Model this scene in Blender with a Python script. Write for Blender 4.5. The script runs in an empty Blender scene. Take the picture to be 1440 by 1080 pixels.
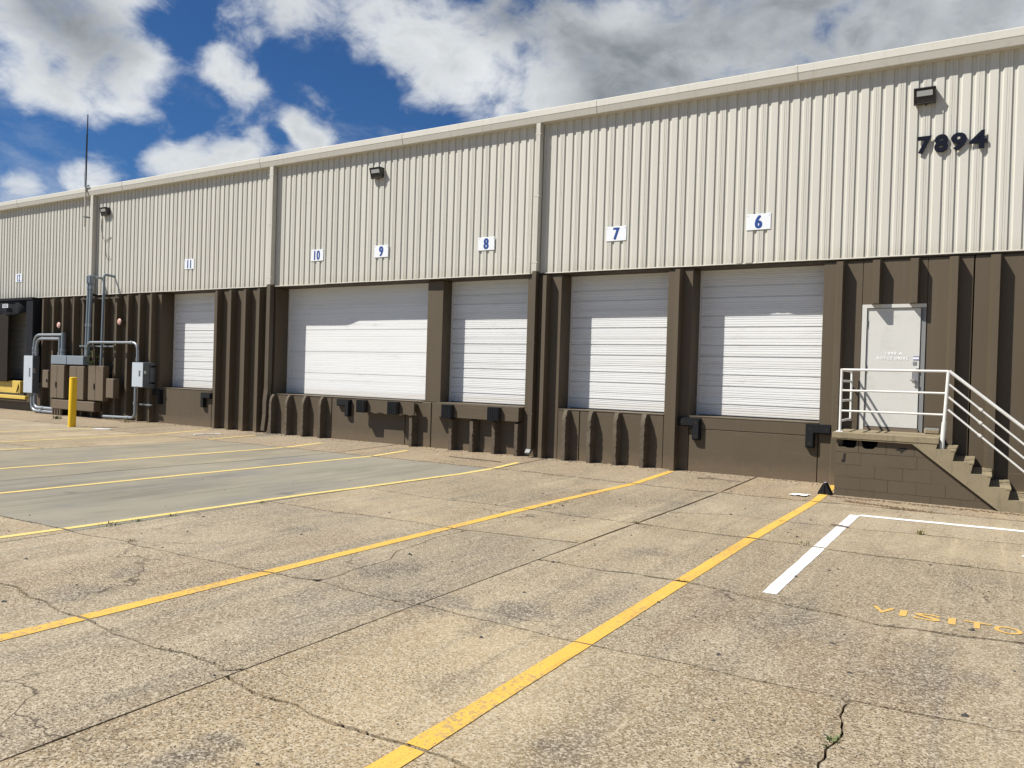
import bpy, bmesh, math, random
from mathutils import Vector, Matrix, noise as mnoise

random.seed(7)
scene = bpy.context.scene
COL = scene.collection
PI = math.pi

# ------------------------------------------------------------------ camera
CAM = Vector((0.0, -14.535, 1.694))
cd = bpy.data.cameras.new('camera')
cd.sensor_width = 36.0
cd.lens = 27.525
cd.clip_end = 3000
cam = bpy.data.objects.new('camera', cd)
COL.objects.link(cam)
right = Vector((0.8549563, 0.5178035, 0.0304844))
down = Vector((0.0310380, 0.0075950, -0.9994894))
fwd = Vector((-0.5177706, 0.8554659, -0.0095782))
m = Matrix((( right.x, -down.x, -fwd.x, CAM.x), (right.y, -down.y, -fwd.y, CAM.y), (right.z, -down.z, -fwd.z, CAM.z), (0, 0, 0, 1)))
cam.matrix_world = m
scene.camera = cam

# ------------------------------------------------------------------ light
SUNDIR = Vector((1.09, 1.0, -1.80)).normalized()      # the way the light travels
SUN_EL = math.asin(-SUNDIR.z)
SUN_AZ = math.atan2(-SUNDIR.x, -SUNDIR.y)             # clockwise from +Y
sd = bpy.data.lights.new('sun', 'SUN')
sd.energy = 5.0
sd.angle = math.radians(0.5)
sd.color = (1.0, 0.955, 0.885)
sun = bpy.data.objects.new('sun', sd)
sun.rotation_euler = SUNDIR.to_track_quat('-Z', 'Y').to_euler()
sun.location = (-20, -30, 40)
COL.objects.link(sun)

scene.view_settings.view_transform = 'Standard'
scene.view_settings.look = 'None'
scene.view_settings.exposure = 0.53
scene.view_settings.gamma = 1.0
scene.view_settings.use_curve_mapping = False


def azel(az, el):
    a, e = math.radians(az), math.radians(el)
    return (math.sin(a) * math.cos(e), math.cos(a) * math.cos(e), math.sin(e))


class NT:
    """small helper to write node trees"""
    def __init__(self, tree):
        self.t = tree
        self.t.nodes.clear()

    def n(self, kind, **kw):
        node = self.t.nodes.new(kind)
        for k, v in kw.items():
            setattr(node, k, v)
        return node

    def link(self, a, b):
        self.t.links.new(a, b)

    def put(self, sock, v):
        if v is None:
            return
        if hasattr(v, 'is_output') or hasattr(v, 'links'):
            self.link(v, sock)
        else:
            if isinstance(v, (tuple, list)) and len(v) == 3 and sock.type == 'RGBA':
                v = (*v, 1)
            sock.default_value = v

    def math(self, op, a, b=None, c=None, clamp=False):
        nd = self.n('ShaderNodeMath', operation=op, use_clamp=clamp)
        self.put(nd.inputs[0], a); self.put(nd.inputs[1], b); self.put(nd.inputs[2], c)
        return nd.outputs[0]

    def mix(self, f, a, b, blend='MIX'):
        nd = self.n('ShaderNodeMix', data_type='RGBA', blend_type=blend)
        self.put(nd.inputs[0], f); self.put(nd.inputs[6], a); self.put(nd.inputs[7], b)
        return nd.outputs[2]

    def noise(self, vec, scale, detail=3, rough=0.55, dist=0.0):
        nd = self.n('ShaderNodeTexNoise')
        self.put(nd.inputs['Vector'], vec)
        nd.inputs['Scale'].default_value = scale
        nd.inputs['Detail'].default_value = detail
        nd.inputs['Roughness'].default_value = rough
        nd.inputs['Distortion'].default_value = dist
        return nd.outputs['Fac']

    def vor(self, vec, scale, feature='F1', out='Distance', rnd=1.0):
        nd = self.n('ShaderNodeTexVoronoi', feature=feature)
        self.put(nd.inputs['Vector'], vec)
        nd.inputs['Scale'].default_value = scale
        nd.inputs['Randomness'].default_value = rnd
        return nd.outputs[out]

    def ss(self, v, a, b, lo=0.0, hi=1.0):
        nd = self.n('ShaderNodeMapRange', interpolation_type='SMOOTHSTEP')
        self.put(nd.inputs[0], v)
        for i, x in zip((1, 2, 3, 4), (a, b, lo, hi)):
            nd.inputs[i].default_value = x
        return nd.outputs[0]

    def scale(self, vec, s, off=(0, 0, 0)):
        nd = self.n('ShaderNodeMapping')
        self.put(nd.inputs['Vector'], vec)
        nd.inputs['Scale'].default_value = s
        nd.inputs['Location'].default_value = off
        return nd.outputs[0]


# ------------------------------------------------------------------ sky with cumulus clouds
world = bpy.data.worlds.new('World')
scene.world = world
world.use_nodes = True
N = NT(world.node_tree)
out = N.n('ShaderNodeOutputWorld')
bg = N.n('ShaderNodeBackground')
bg.inputs['Strength'].default_value = 0.05
sky = N.n('ShaderNodeTexSky', sky_type='NISHITA')
sky.sun_disc = False
sky.sun_elevation = SUN_EL
sky.sun_rotation = SUN_AZ
sky.altitude = 500
sky.air_density = 1.0
sky.dust_density = 0.4
sky.ozone_density = 3.0
tc = N.n('ShaderNodeTexCoord')
D = tc.outputs['Generated']
Dn = N.n('ShaderNodeVectorMath', operation='NORMALIZE')
N.link(D, Dn.inputs[0])
D = Dn.outputs[0]


def blob(az, el, r, inner=0.15, sq=1.0):
    c = azel(az, el)
    s = (1, 1, sq)
    a = N.scale(D, s)
    nd = N.n('ShaderNodeVectorMath', operation='DISTANCE')
    N.link(a, nd.inputs[0])
    nd.inputs[1].default_value = (c[0], c[1], c[2] * sq)
    return N.ss(nd.outputs['Value'], math.radians(r) * inner, math.radians(r), 1.0, 0.0)


def total(vals):
    acc = vals[0]
    for v in vals[1:]:
        acc = N.math('ADD', acc, v)
    return acc


clouds = [(-63.0, 22.5, 4.6), (-66, 19.5, 4.6), (-59.8, 20.6, 3.6), (-62.8, 17.4, 3.0), (-60.2, 16.3, 2.6), (-59.3, 18.3, 2.2), (-57.8, 16.4, 1.9), (-57.0, 19.0, 2.6), (-58.5, 23.5, 3.2),
          (-52.2, 19.9, 1.9), (-50.6, 18.7, 2.1), (-55.6, 13.4, 2.0), (-53.6, 13.4, 2.2), (-51.3, 14.2, 1.8), (-49.6, 15.2, 1.6), (-45.8, 15.8, 2.2), (-47.3, 17.0, 1.6), (-63.3, 10.4, 2.2), (-60.0, 11.8, 2.2),
          (-47.0, 24.0, 3.0), (-42, 24, 4.2), (-37.5, 22.0, 4.6), (-31, 22.5, 6.0), (-25, 21.5, 6.0), (-19, 22.5, 7), (-13, 24.0, 6.5), (-6, 24.0, 6.5), (0, 22.5, 5.5), (-28.0, 18.8, 3.4), (-34.0, 19.4, 3.4), (-31.8, 17.0, 1.8), (-22, 19.6, 4.0), (-8, 21.5, 4.0), (6, 24, 8)]
holes = [(-54.5, 22.5, 3.4), (-53.8, 17.0, 2.4), (-41.5, 18.6, 3.8), (-37.5, 16.6, 3.0), (-48.3, 20.4, 2.2), (-65.5, 13.6, 3.0), (-61.0, 14.0, 2.2), (-57.6, 14.2, 2.2), (-64.8, 18.2, 1.6), (-10.4, 22.9, 1.5), (-14.5, 19.2, 1.6), (-48.2, 13.8, 1.5), (-48.3, 16.0, 1.3)]
cl = total([blob(*b) for b in clouds])
cl = N.math('MINIMUM', cl, 1.15)
ho = total([blob(*b) for b in holes])
ho = N.math('MINIMUM', ho, 1.0)
f1 = N.noise(N.scale(D, (1, 1, 1.35)), 8.5, 9, 0.62, 0.5)
f2 = N.noise(N.scale(D, (1, 1, 1.5), (3.1, 1.7, 0.4)), 24.0, 6, 0.60, 0.4)
fbm = N.math('ADD', N.math('MULTIPLY', f1, 0.58), N.math('MULTIPLY', f2, 0.42))
dens = N.math('ADD', N.math('MULTIPLY', fbm, 3.3), N.math('MULTIPLY', cl, 0.72))
dens = N.math('SUBTRACT', dens, N.math('MULTIPLY', ho, 0.42))
fv = N.noise(N.scale(D, (1, 1, 1.7), (5.3, 0.7, 2.4)), 4.5, 10, 0.66, 0.35)
veil = N.math('MULTIPLY', N.ss(fv, 0.46, 0.76), 0.36)
alpha = N.math('POWER', N.ss(dens, 1.50, 2.55), 1.1)
alpha = N.math('MAXIMUM', alpha, veil)
# thick middles and bases turn grey, thin edges and tops stay white
grey_blobs = [(-18, 22.0, 9.0), (-24, 20.0, 5.0), (-12, 22, 8), (-32.5, 26.0, 5), (-2, 23, 8), (-60.0, 20.0, 4.5), (-63, 22.5, 3.5), (-28.0, 24.5, 5)]
gr = N.math('MINIMUM', total([blob(*b, inner=0.1) for b in grey_blobs]), 1.0)
f3 = N.noise(N.scale(D, (1, 1, 1.6), (0.3, 2.7, 1.4)), 7.0, 6, 0.55, 0.4)
core = N.ss(N.math('ADD', dens, N.math('MULTIPLY', N.math('SUBTRACT', f3, 0.5), 2.4)), 1.95, 3.1)
soft = N.noise(N.scale(D, (1, 1, 1.9), (1.9, 4.2, 0.6)), 6.0, 7, 0.58, 0.6)
shade = N.math('ADD', N.math('MULTIPLY', core, 0.34), N.math('MULTIPLY', gr, N.math('ADD', -0.10, N.math('MULTIPLY', soft, 1.25))), clamp=True)
WHITE, GREY = (11.0, 11.4, 11.7), (3.0, 3.4, 3.8)
ccol = N.mix(shade, WHITE, GREY)
blue = N.mix(1.0, sky.outputs[0], (0.39, 0.71, 1.07), 'MULTIPLY')
skyc = N.mix(alpha, blue, ccol)
N.link(skyc, bg.inputs['Color'])
N.link(bg.outputs[0], out.inputs[0])


# ------------------------------------------------------------------ mesh helpers
class MB:
    def __init__(self):
        self.v = []; self.f = []

    def poly(self, pts):
        b = len(self.v); self.v += [tuple(p) for p in pts]
        self.f.append(tuple(range(b, b + len(pts))))

    def add(self, verts, faces):
        b = len(self.v); self.v += [tuple(p) for p in verts]
        self.f += [tuple(i + b for i in f) for f in faces]

    def box(self, x0, x1, y0, y1, z0, z1):
        v = [(x0, y0, z0), (x1, y0, z0), (x1, y1, z0), (x0, y1, z0), (x0, y0, z1), (x1, y0, z1), (x1, y1, z1), (x0, y1, z1)]
        self.add(v, [(0, 3, 2, 1), (4, 5, 6, 7), (0, 1, 5, 4), (1, 2, 6, 5), (2, 3, 7, 6), (3, 0, 4, 7)])

    def bbox(self, x0, x1, y0, y1, z0, z1, b=0.008):
        """box with chamfered edges"""
        bm = bmesh.new()
        bmesh.ops.create_cube(bm, size=1)
        for vv in bm.verts:
            vv.co = Vector(((x0 + x1) / 2 + vv.co.x * (x1 - x0), (y0 + y1) / 2 + vv.co.y * (y1 - y0), (z0 + z1) / 2 + vv.co.z * (z1 - z0)))
        bmesh.ops.bevel(bm, geom=bm.edges[:], offset=b, segments=1, affect='EDGES', clamp_overlap=True)
        self.bm(bm)

    def bm(self, bm):
        bm.verts.index_update()
        self.add([v.co[:] for v in bm.verts], [tuple(v.index for v in f.verts) for f in bm.faces])
        bm.free()

    def prism_x(self, prof, x0, x1, caps=True, closed=True):
        """profile of (y,z) points swept along x"""
        n = len(prof)
        v = [(x0, y, z) for y, z in prof] + [(x1, y, z) for y, z in prof]
        f = [(i, (i + 1) % n, n + (i + 1) % n, n + i) for i in range(n if closed else n - 1)]
        if caps and closed:
            f += [tuple(range(n))[::-1], tuple(range(n, 2 * n))]
        self.add(v, f)

    def prism_y(self, prof, y0, y1, inset=0.0):
        """outline of (x,z) points swept along y"""
        n = len(prof)
        v = [(x, y0, z) for x, z in prof] + [(x, y1, z) for x, z in prof]
        f = [(i, n + i, n + (i + 1) % n, (i + 1) % n) for i in range(n)]
        f += [tuple(range(n)), tuple(range(n, 2 * n))[::-1]]
        self.add(v, f)

    def prism_z(self, prof, z0, z1):
        n = len(prof)
        v = [(x, y, z0) for x, y in prof] + [(x, y, z1) for x, y in prof]
        f = [(i, (i + 1) % n, n + (i + 1) % n, n + i) for i in range(n)]
        f += [tuple(range(n))[::-1], tuple(range(n, 2 * n))]
        self.add(v, f)

    def tube(self, pts, r, seg=10, caps=True):
        pts = [Vector(p) for p in pts]
        rr = r if isinstance(r, (list, tuple)) else [r] * len(pts)
        rings = []
        up = None
        for i, p in enumerate(pts):
            d = (pts[min(i + 1, len(pts) - 1)] - pts[max(i - 1, 0)]).normalized()
            if up is None:
                up = Vector((0, 0, 1)) if abs(d.z) < 0.9 else Vector((1, 0, 0))
            a = d.cross(up)
            if a.length < 1e-5:
                a = d.cross(Vector((0, 1, 0.1)))
            a.normalize(); b = a.cross(d).normalized(); up = b
            rings.append([p + (a * math.cos(t) + b * math.sin(t)) * rr[i] for t in (2 * PI * k / seg for k in range(seg))])
        v = [q for ring in rings for q in ring]
        f = []
        for i in range(len(rings) - 1):
            for k in range(seg):
                f.append((i * seg + k, i * seg + (k + 1) % seg, (i + 1) * seg + (k + 1) % seg, (i + 1) * seg + k))
        if caps:
            f += [tuple(range(seg))[::-1], tuple(range(len(v) - seg, len(v)))]
        self.add(v, f)

    def build(self, name, mat, parent=None, smooth=False, merge=False):
        me = bpy.data.meshes.new(name)
        me.from_pydata(self.v, [], self.f)
        bm = bmesh.new(); bm.from_mesh(me)
        if merge:
            bmesh.ops.remove_doubles(bm, verts=bm.verts, dist=1e-5)
        bmesh.ops.recalc_face_normals(bm, faces=bm.faces)
        bm.to_mesh(me); bm.free()
        if mat:
            me.materials.append(mat)
        if smooth:
            for p in me.polygons:
                p.use_smooth = True
            try:
                me.set_sharp_from_angle(angle=math.radians(40))
            except Exception:
                pass
        return link(name, me, parent)


def link(name, me, parent=None):
    o = bpy.data.objects.new(name, me)
    COL.objects.link(o)
    if parent is not None:
        o.parent = parent
    return o


def tag(o, label=None, cat=None, group=None, kind=None):
    if label: o['label'] = label
    if cat: o['category'] = cat
    if group: o['group'] = group
    if kind: o['kind'] = kind
    return o


def thing(name, label, cat, group=None, loc=(0, 0, 0)):
    o = bpy.data.objects.new(name, None)
    o.empty_display_size = 0.2
    o.location = loc
    COL.objects.link(o)
    return tag(o, label, cat, group)


def bend(pts, r=0.15, n=6):
    """round the corners of a polyline"""
    pts = [Vector(p) for p in pts]
    o = [pts[0]]
    for a, b, c in zip(pts, pts[1:], pts[2:]):
        d1 = (a - b); d2 = (c - b)
        k = min(r, d1.length * 0.49, d2.length * 0.49)
        p1 = b + d1.normalized() * k; p2 = b + d2.normalized() * k
        for i in range(n + 1):
            t = i / n
            o.append(p1 * (1 - t) ** 2 + b * 2 * t * (1 - t) + p2 * t ** 2)
    o.append(pts[-1])
    return o


def textmesh(s, size, offset=0.0, extrude=0.0, sx=1.0, spacing=1.0):
    """flat lettering as mesh data, centred, in the XZ plane facing -Y"""
    cu = bpy.data.curves.new('lettering', 'FONT')
    cu.body = s; cu.size = size; cu.offset = offset; cu.extrude = extrude
    cu.align_x = 'CENTER'; cu.align_y = 'CENTER'; cu.space_character = spacing
    cu.resolution_u = 4
    ob = bpy.data.objects.new('lettering', cu)
    COL.objects.link(ob)
    bpy.context.view_layer.update()
    dg = bpy.context.evaluated_depsgraph_get()
    me = bpy.data.meshes.new_from_object(ob.evaluated_get(dg))
    COL.objects.unlink(ob); bpy.data.objects.remove(ob)
    xs = [v.co.x for v in me.vertices]; ys = [v.co.y for v in me.vertices]
    cx, cy = (min(xs) + max(xs)) / 2, (min(ys) + max(ys)) / 2
    for v in me.vertices:
        x, y, z = v.co
        v.co = ((x - cx) * sx, -z, y - cy)
    me.materials.clear()
    return me


def embolden(me, w, wy=None):
    """heavier stroke: slightly shifted copies of the flat glyph, each a hair behind the last"""
    wy = w * 0.6 if wy is None else wy
    base = [v.co.copy() for v in me.vertices]
    faces = [tuple(p.vertices) for p in me.polygons]
    vs, fs = [], []
    for i, (dx, dz) in enumerate(((0, 0), (w, 0), (-w, 0), (0, wy), (0, -wy), (w * 0.7, wy * 0.7), (-w * 0.7, wy * 0.7), (w * 0.7, -wy * 0.7), (-w * 0.7, -wy * 0.7))):
        b = len(vs)
        vs += [(c.x + dx, c.y + i * 0.00025, c.z + dz) for c in base]
        fs += [tuple(q + b for q in f) for f in faces]
    m2 = bpy.data.meshes.new('lettering')
    m2.from_pydata(vs, [], fs)
    return m2


# ------------------------------------------------------------------ materials
def material(name, build, rough=0.7, metal=0.0, spec=0.4):
    mt = bpy.data.materials.new(name)
    mt.use_nodes = True
    n = NT(mt.node_tree)
    o = n.n('ShaderNodeOutputMaterial')
    b = n.n('ShaderNodeBsdfPrincipled')
    b.inputs['Roughness'].default_value = rough
    b.inputs['Metallic'].default_value = metal
    b.inputs['Specular IOR Level'].default_value = spec
    n.link(b.outputs[0], o.inputs[0])
    geo = n.n('ShaderNodeNewGeometry')
    res = build(n, geo.outputs['Position'], b)
    if res is not None:
        n.put(b.inputs['Base Color'], res)
    return mt


def bump(n, b, h, strength=0.5, dist=0.01):
    bp = n.n('ShaderNodeBump')
    bp.inputs['Strength'].default_value = strength
    bp.inputs['Distance'].default_value = dist
    n.put(bp.inputs['Height'], h)
    n.link(bp.outputs[0], b.inputs['Normal'])


def painted(name, col, rough=0.6, var=0.12, dirt=None, dirt_amt=0.3, streak=False, bmp=0.15, metal=0.0, fine=60, spec=0.4):
    def f(n, P, b):
        big = n.noise(P, 1.7, 4, 0.6)
        sm = n.noise(P, fine, 3, 0.6)
        c = n.mix(n.math('MULTIPLY', big, 1.0), tuple(x * (1 - var) for x in col), tuple(min(1, x * (1 + var)) for x in col))
        c = n.mix(n.ss(sm, 0.42, 0.72, 0, 0.25), c, tuple(x * 0.72 for x in col))
        if dirt:
            s = n.noise(n.scale(P, (9, 9, 0.7) if streak else (2.5, 2.5, 2.5)), 1.0, 6, 0.65)
            c = n.mix(n.ss(s, 0.48, 0.78, 0, dirt_amt), c, dirt)
        if bmp:
            bump(n, b, sm, bmp, 0.004)
        return c
    return material(name, f, rough, metal, spec)


def slab_rand(n):
    return n.n('ShaderNodeObjectInfo').outputs['Random']


# oil and tyre stains where the yard shows them: x, y, radius, stretch, strength
STAINS = [(-5.84, -11.09, 0.34, 0.90, 0.55), (-6.15, -10.59, 0.22, 1.00, 0.50), (-4.44, -10.21, 0.30, 0.90, 0.50), (-4.43, -9.08, 0.40, 0.80, 0.60), (-3.63, -9.84, 0.42, 0.90, 0.62), (-3.02, -12.35, 0.22, 0.60, 0.75), (-2.99, -12.15, 0.18, 0.80, 0.50), (-3.93, -3.65, 0.42, 1.60, 0.45), (-2.85, -6.98, 0.28, 1.20, 0.50), (-2.89, -9.50, 0.30, 0.70, 0.50), (-0.71, -10.67, 0.12, 1.00, 0.45), (-0.29, -9.09, 0.35, 0.45, 0.40), (-2.95, -9.76, 0.28, 0.50, 0.35), (-2.55, -10.85, 0.22, 0.70, 0.35), (-15.97, -0.40, 0.75, 1.00, 0.80), (-6.37, -8.42, 0.30, 1.40, 0.45), (-4.48, -5.64, 0.40, 1.60, 0.35), (-1.51, -8.46, 0.40, 0.60, 0.30)]


def mk_paving(name, warm, dark, light, pit=1.0, smooth=False):
    def f(n, P, b):
        r = slab_rand(n)
        big = n.noise(n.scale(P, (1, 0.55, 1)), 0.42, 5, 0.62, 0.4)
        mid = n.noise(n.scale(P, (1, 0.45, 1), (7, 3, 0)), 1.9, 6, 0.65, 0.6)
        fine = n.noise(P, 26, 5, 0.7)
        agg = n.vor(P, 78, 'F1', 'Color')
        sep = n.n('ShaderNodeSeparateColor'); n.link(agg, sep.inputs[0])
        ag = sep.outputs[0]
        c = n.mix(n.ss(big, 0.34, 0.66), dark, warm)
        c = n.mix(n.ss(mid, 0.45, 0.75, 0, 0.65), c, light)
        # rust brown and grey tyre stains
        st = n.noise(n.scale(P, (1, 0.6, 1), (21, 11, 0)), 0.75, 6, 0.6, 0.5)
        c = n.mix(n.ss(st, 0.48, 0.70, 0, 0.62), c, (0.190, 0.130, 0.072) if not smooth else (0.17, 0.16, 0.145))
        st2 = n.noise(n.scale(P, (1.5, 0.45, 1), (-13, 31, 0)), 0.9, 5, 0.6, 0.3)
        c = n.mix(n.ss(st2, 0.52, 0.74, 0, 0.62), c, (0.112, 0.100, 0.085))
        # tyre scuffs: thin streaks running towards the docks
        tr = n.noise(n.scale(P, (4.5, 0.16, 1), (3, 3, 0)), 1.0, 5, 0.7)
        c = n.mix(n.ss(tr, 0.46, 0.76, 0, 0.62), c, (0.12, 0.105, 0.082))
        tr2 = n.noise(n.scale(P, (5.5, 0.12, 1), (13, 5, 0)), 1.0, 5, 0.7)
        c = n.mix(n.ss(tr2, 0.54, 0.80, 0, 0.5), c, tuple(min(1, x * 1.3) for x in light))
        # oil drips
        sw = n.noise(P, 3.2, 6, 0.72, 0.5)
        for (sx, sy, sr, ax, am) in STAINS:
            q = n.n('ShaderNodeVectorMath', operation='DISTANCE')
            n.link(n.scale(P, (1, ax, 0)), q.inputs[0]); q.inputs[1].default_value = (sx, sy * ax, 0)
            dd = n.math('ADD', q.outputs['Value'], n.math('MULTIPLY', n.math('SUBTRACT', sw, 0.5), sr * 3.2))
            c = n.mix(n.ss(dd, sr * 0.25, sr * 1.05, am, 0), c, (0.078, 0.070, 0.060))
        od = n.vor(n.scale(P, (1, 0.85, 1)), 0.62, 'F1', 'Distance')
        odn = n.math('ADD', od, n.math('MULTIPLY', n.math('SUBTRACT', n.noise(P, 4.5, 5, 0.7), 0.5), 0.42))
        c = n.mix(n.ss(odn, 0.0, 0.10, 0.5, 0), c, (0.078, 0.069, 0.057))
        c = n.mix(1.0, c, n.mix(r, (0.92, 0.93, 0.95), (1.13, 1.11, 1.07)), 'MULTIPLY')
        r2 = n.math('FRACT', n.math('MULTIPLY', r, 7.31))
        c = n.mix(1.0, c, n.mix(r2, (0.97, 1.0, 1.06), (1.03, 1.0, 0.93)), 'MULTIPLY')
        # exposed aggregate
        if not smooth:
            c = n.mix(n.ss(ag, 0.25, 1.0, 0, 0.60), c, (0.56, 0.49, 0.365))
            wearm = n.ss(n.noise(P, 0.55, 4, 0.6, 0.3), 0.30, 0.62, 0.30, 1.0)
            pn = n.noise(n.scale(P, (1, 1.2, 1)), 76, 3, 0.62, 0.6)
            p1 = n.math('MULTIPLY', n.ss(pn, 0.54, 0.63, 0, 1), wearm)
            c = n.mix(n.math('MULTIPLY', p1, 0.95 * pit), c, (0.045, 0.033, 0.021))
            pl = n.math('MULTIPLY', n.ss(n.noise(n.scale(P, (1, 1.25, 1), (3, 8, 1)), 42, 3, 0.6, 0.7), 0.575, 0.66, 0, 0.5), wearm)
            c = n.mix(n.math('MULTIPLY', pl, pit), c, (0.052, 0.038, 0.025))
            p2 = n.ss(n.noise(P, 155, 2, 0.6), 0.54, 0.70, 0, 0.42)
            c = n.mix(n.math('MULTIPLY', p2, wearm), c, (0.12, 0.095, 0.068))
            # hairline crazing
            wob = n.n('ShaderNodeVectorMath', operation='ADD')
            nn = n.n('ShaderNodeTexNoise'); n.put(nn.inputs['Vector'], P); nn.inputs['Scale'].default_value = 1.6; nn.inputs['Detail'].default_value = 6
            sv = n.n('ShaderNodeVectorMath', operation='SCALE'); n.link(nn.outputs['Color'], sv.inputs[0]); sv.inputs['Scale'].default_value = 0.9
            n.link(P, wob.inputs[0]); n.link(sv.outputs[0], wob.inputs[1])
            ve = n.vor(wob.outputs[0], 0.33, 'DISTANCE_TO_EDGE', 'Distance')
            hm = n.ss(n.noise(P, 0.5, 3, 0.6), 0.48, 0.60, 0, 0.75)
            c = n.mix(n.math('MULTIPLY', n.ss(ve, 0.0012, 0.0040, 1, 0), hm), c, (0.06, 0.046, 0.032))
            h = n.math('SUBTRACT', n.math('MULTIPLY', fine, 0.5), p1)
            bump(n, b, h, 0.55, 0.006)
        else:
            c = n.mix(n.ss(fine, 0.50, 0.75, 0, 0.25), c, dark)
            sp = n.noise(P, 9, 3, 0.7)
            c = n.mix(n.ss(sp, 0.70, 0.76, 0, 0.5), c, (0.06, 0.055, 0.05))
            bump(n, b, n.math('ADD', fine, mid), 0.2, 0.004)
        return c
    return material(name, f, 0.88, 0, 0.25)


M = {}
M['paving'] = mk_paving('exposed_concrete', (0.319, 0.253, 0.160), (0.233, 0.186, 0.120), (0.388, 0.319, 0.211))
M['smooth'] = mk_paving('smooth_concrete', (0.250, 0.224, 0.163), (0.205, 0.188, 0.143), (0.290, 0.258, 0.188), smooth=True)
M['apron'] = mk_paving('apron_concrete', (0.251, 0.189, 0.117), (0.185, 0.132, 0.078), (0.283, 0.219, 0.134), pit=0.5)
M['ground'] = mk_paving('yard_concrete', (0.301, 0.240, 0.152), (0.238, 0.192, 0.128), (0.347, 0.279, 0.184), pit=0.6)
M['joint'] = painted('joint_soil', (0.014, 0.011, 0.008), 0.95, 0.3, bmp=0.4)


def f_yellow(n, P, b):
    w = n.noise(P, 34, 5, 0.7)
    w2 = n.noise(n.scale(P, (1, 0.5, 1)), 2.6, 4, 0.65)
    k = n.math('ADD', w, n.math('MULTIPLY', n.math('SUBTRACT', w2, 0.5), 0.55))
    c = n.mix(n.noise(P, 3.1, 4), (0.61, 0.345, 0.045), (0.71, 0.45, 0.10))
    c = n.mix(n.ss(k, 0.545, 0.66, 0, 0.85), c, (0.33, 0.245, 0.13))
    t = n.noise(n.scale(P, (6, 0.5, 1)), 1.5, 4, 0.7)
    c = n.mix(n.ss(t, 0.46, 0.76, 0, 0.5), c, (0.26, 0.175, 0.07))
    pit = n.ss(n.noise(P, 85, 3, 0.6), 0.56, 0.66, 0, 0.55)
    c = n.mix(pit, c, (0.16, 0.105, 0.04))
    bump(n, b, w, 0.4, 0.004)
    return c


M['yellow_line'] = material('yellow_paint', f_yellow, 0.8, 0, 0.3)


def f_pale(n, P, b):
    w = n.noise(P, 30, 5, 0.7)
    c = n.mix(n.noise(P, 3.1, 4), (0.60, 0.44, 0.13), (0.70, 0.54, 0.20))
    c = n.mix(n.ss(w, 0.56, 0.68, 0, 0.6), c, (0.30, 0.25, 0.17))
    return c


M['yellow_pale'] = material('faded_yellow_paint', f_pale, 0.8, 0, 0.3)


def f_stencil(n, P, b):
    w = n.noise(P, 60, 5, 0.7)
    c = n.mix(n.ss(w, 0.46, 0.66, 0, 0.85), (0.60, 0.365, 0.085), (0.36, 0.29, 0.185))
    return c


M['stencil'] = material('stencil_paint', f_stencil, 0.8, 0, 0.3)


def f_whiteline(n, P, b):
    w = n.noise(P, 30, 5, 0.7)
    c = n.mix(n.ss(w, 0.60, 0.72, 0, 0.6), (0.76, 0.76, 0.75), (0.40, 0.35, 0.27))
    c = n.mix(n.ss(n.noise(n.scale(P, (1, 4, 1)), 3.0, 4), 0.5, 0.8, 0, 0.3), c, (0.5, 0.47, 0.42))
    return c


M['white_line'] = material('white_line_paint', f_whiteline, 0.7, 0, 0.35)


def f_wall(n, P, b):
    r = slab_rand(n)
    big = n.noise(n.scale(P, (1, 1, 0.5)), 1.1, 5, 0.6, 0.3)
    c = n.mix(big, (0.078, 0.060, 0.037), (0.100, 0.077, 0.049))
    st = n.noise(n.scale(P, (7, 7, 0.5)), 1.0, 6, 0.65)
    c = n.mix(n.ss(st, 0.52, 0.8, 0, 0.35), c, (0.120, 0.096, 0.066))
    c = n.mix(n.ss(n.noise(P, 5.5, 5, 0.7), 0.60, 0.8, 0, 0.35), c, (0.062, 0.046, 0.028))
    sepz = n.n('ShaderNodeSeparateXYZ'); n.link(P, sepz.inputs[0])
    lowz = n.math('ADD', sepz.outputs[2], n.math('MULTIPLY', n.noise(P, 6, 4, 0.7), -0.28))
    c = n.mix(n.ss(lowz, -0.10, 0.20, 0.65, 0), c, (0.145, 0.105, 0.065))
    scr = n.noise(n.scale(P, (0.55, 1, 13)), 1.6, 6, 0.72)
    lowm = n.ss(sepz.outputs[2], 0.9, 1.6, 1, 0.12)
    c = n.mix(n.math('MULTIPLY', n.ss(scr, 0.56, 0.76, 0, 0.55), lowm), c, (0.165, 0.135, 0.098))
    sct = n.noise(n.scale(P, (0.5, 1, 17), (5, 0, 9)), 1.9, 6, 0.72)
    c = n.mix(n.math('MULTIPLY', n.ss(sct, 0.60, 0.76, 0, 0.6), lowm), c, (0.040, 0.032, 0.024))
    chips = n.noise(P, 19, 4, 0.7)
    c = n.mix(n.ss(chips, 0.72, 0.75, 0, 0.8), c, (0.24, 0.21, 0.165))
    c = n.mix(n.math('MULTIPLY', n.math('SUBTRACT', r, 0.5), 0.12), c, (0.9, 0.9, 0.9), 'SOFT_LIGHT')
    fine = n.noise(P, 90, 4, 0.65)
    bump(n, b, n.math('ADD', fine, n.noise(P, 12, 4, 0.6)), 0.30, 0.006)
    return c


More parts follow.
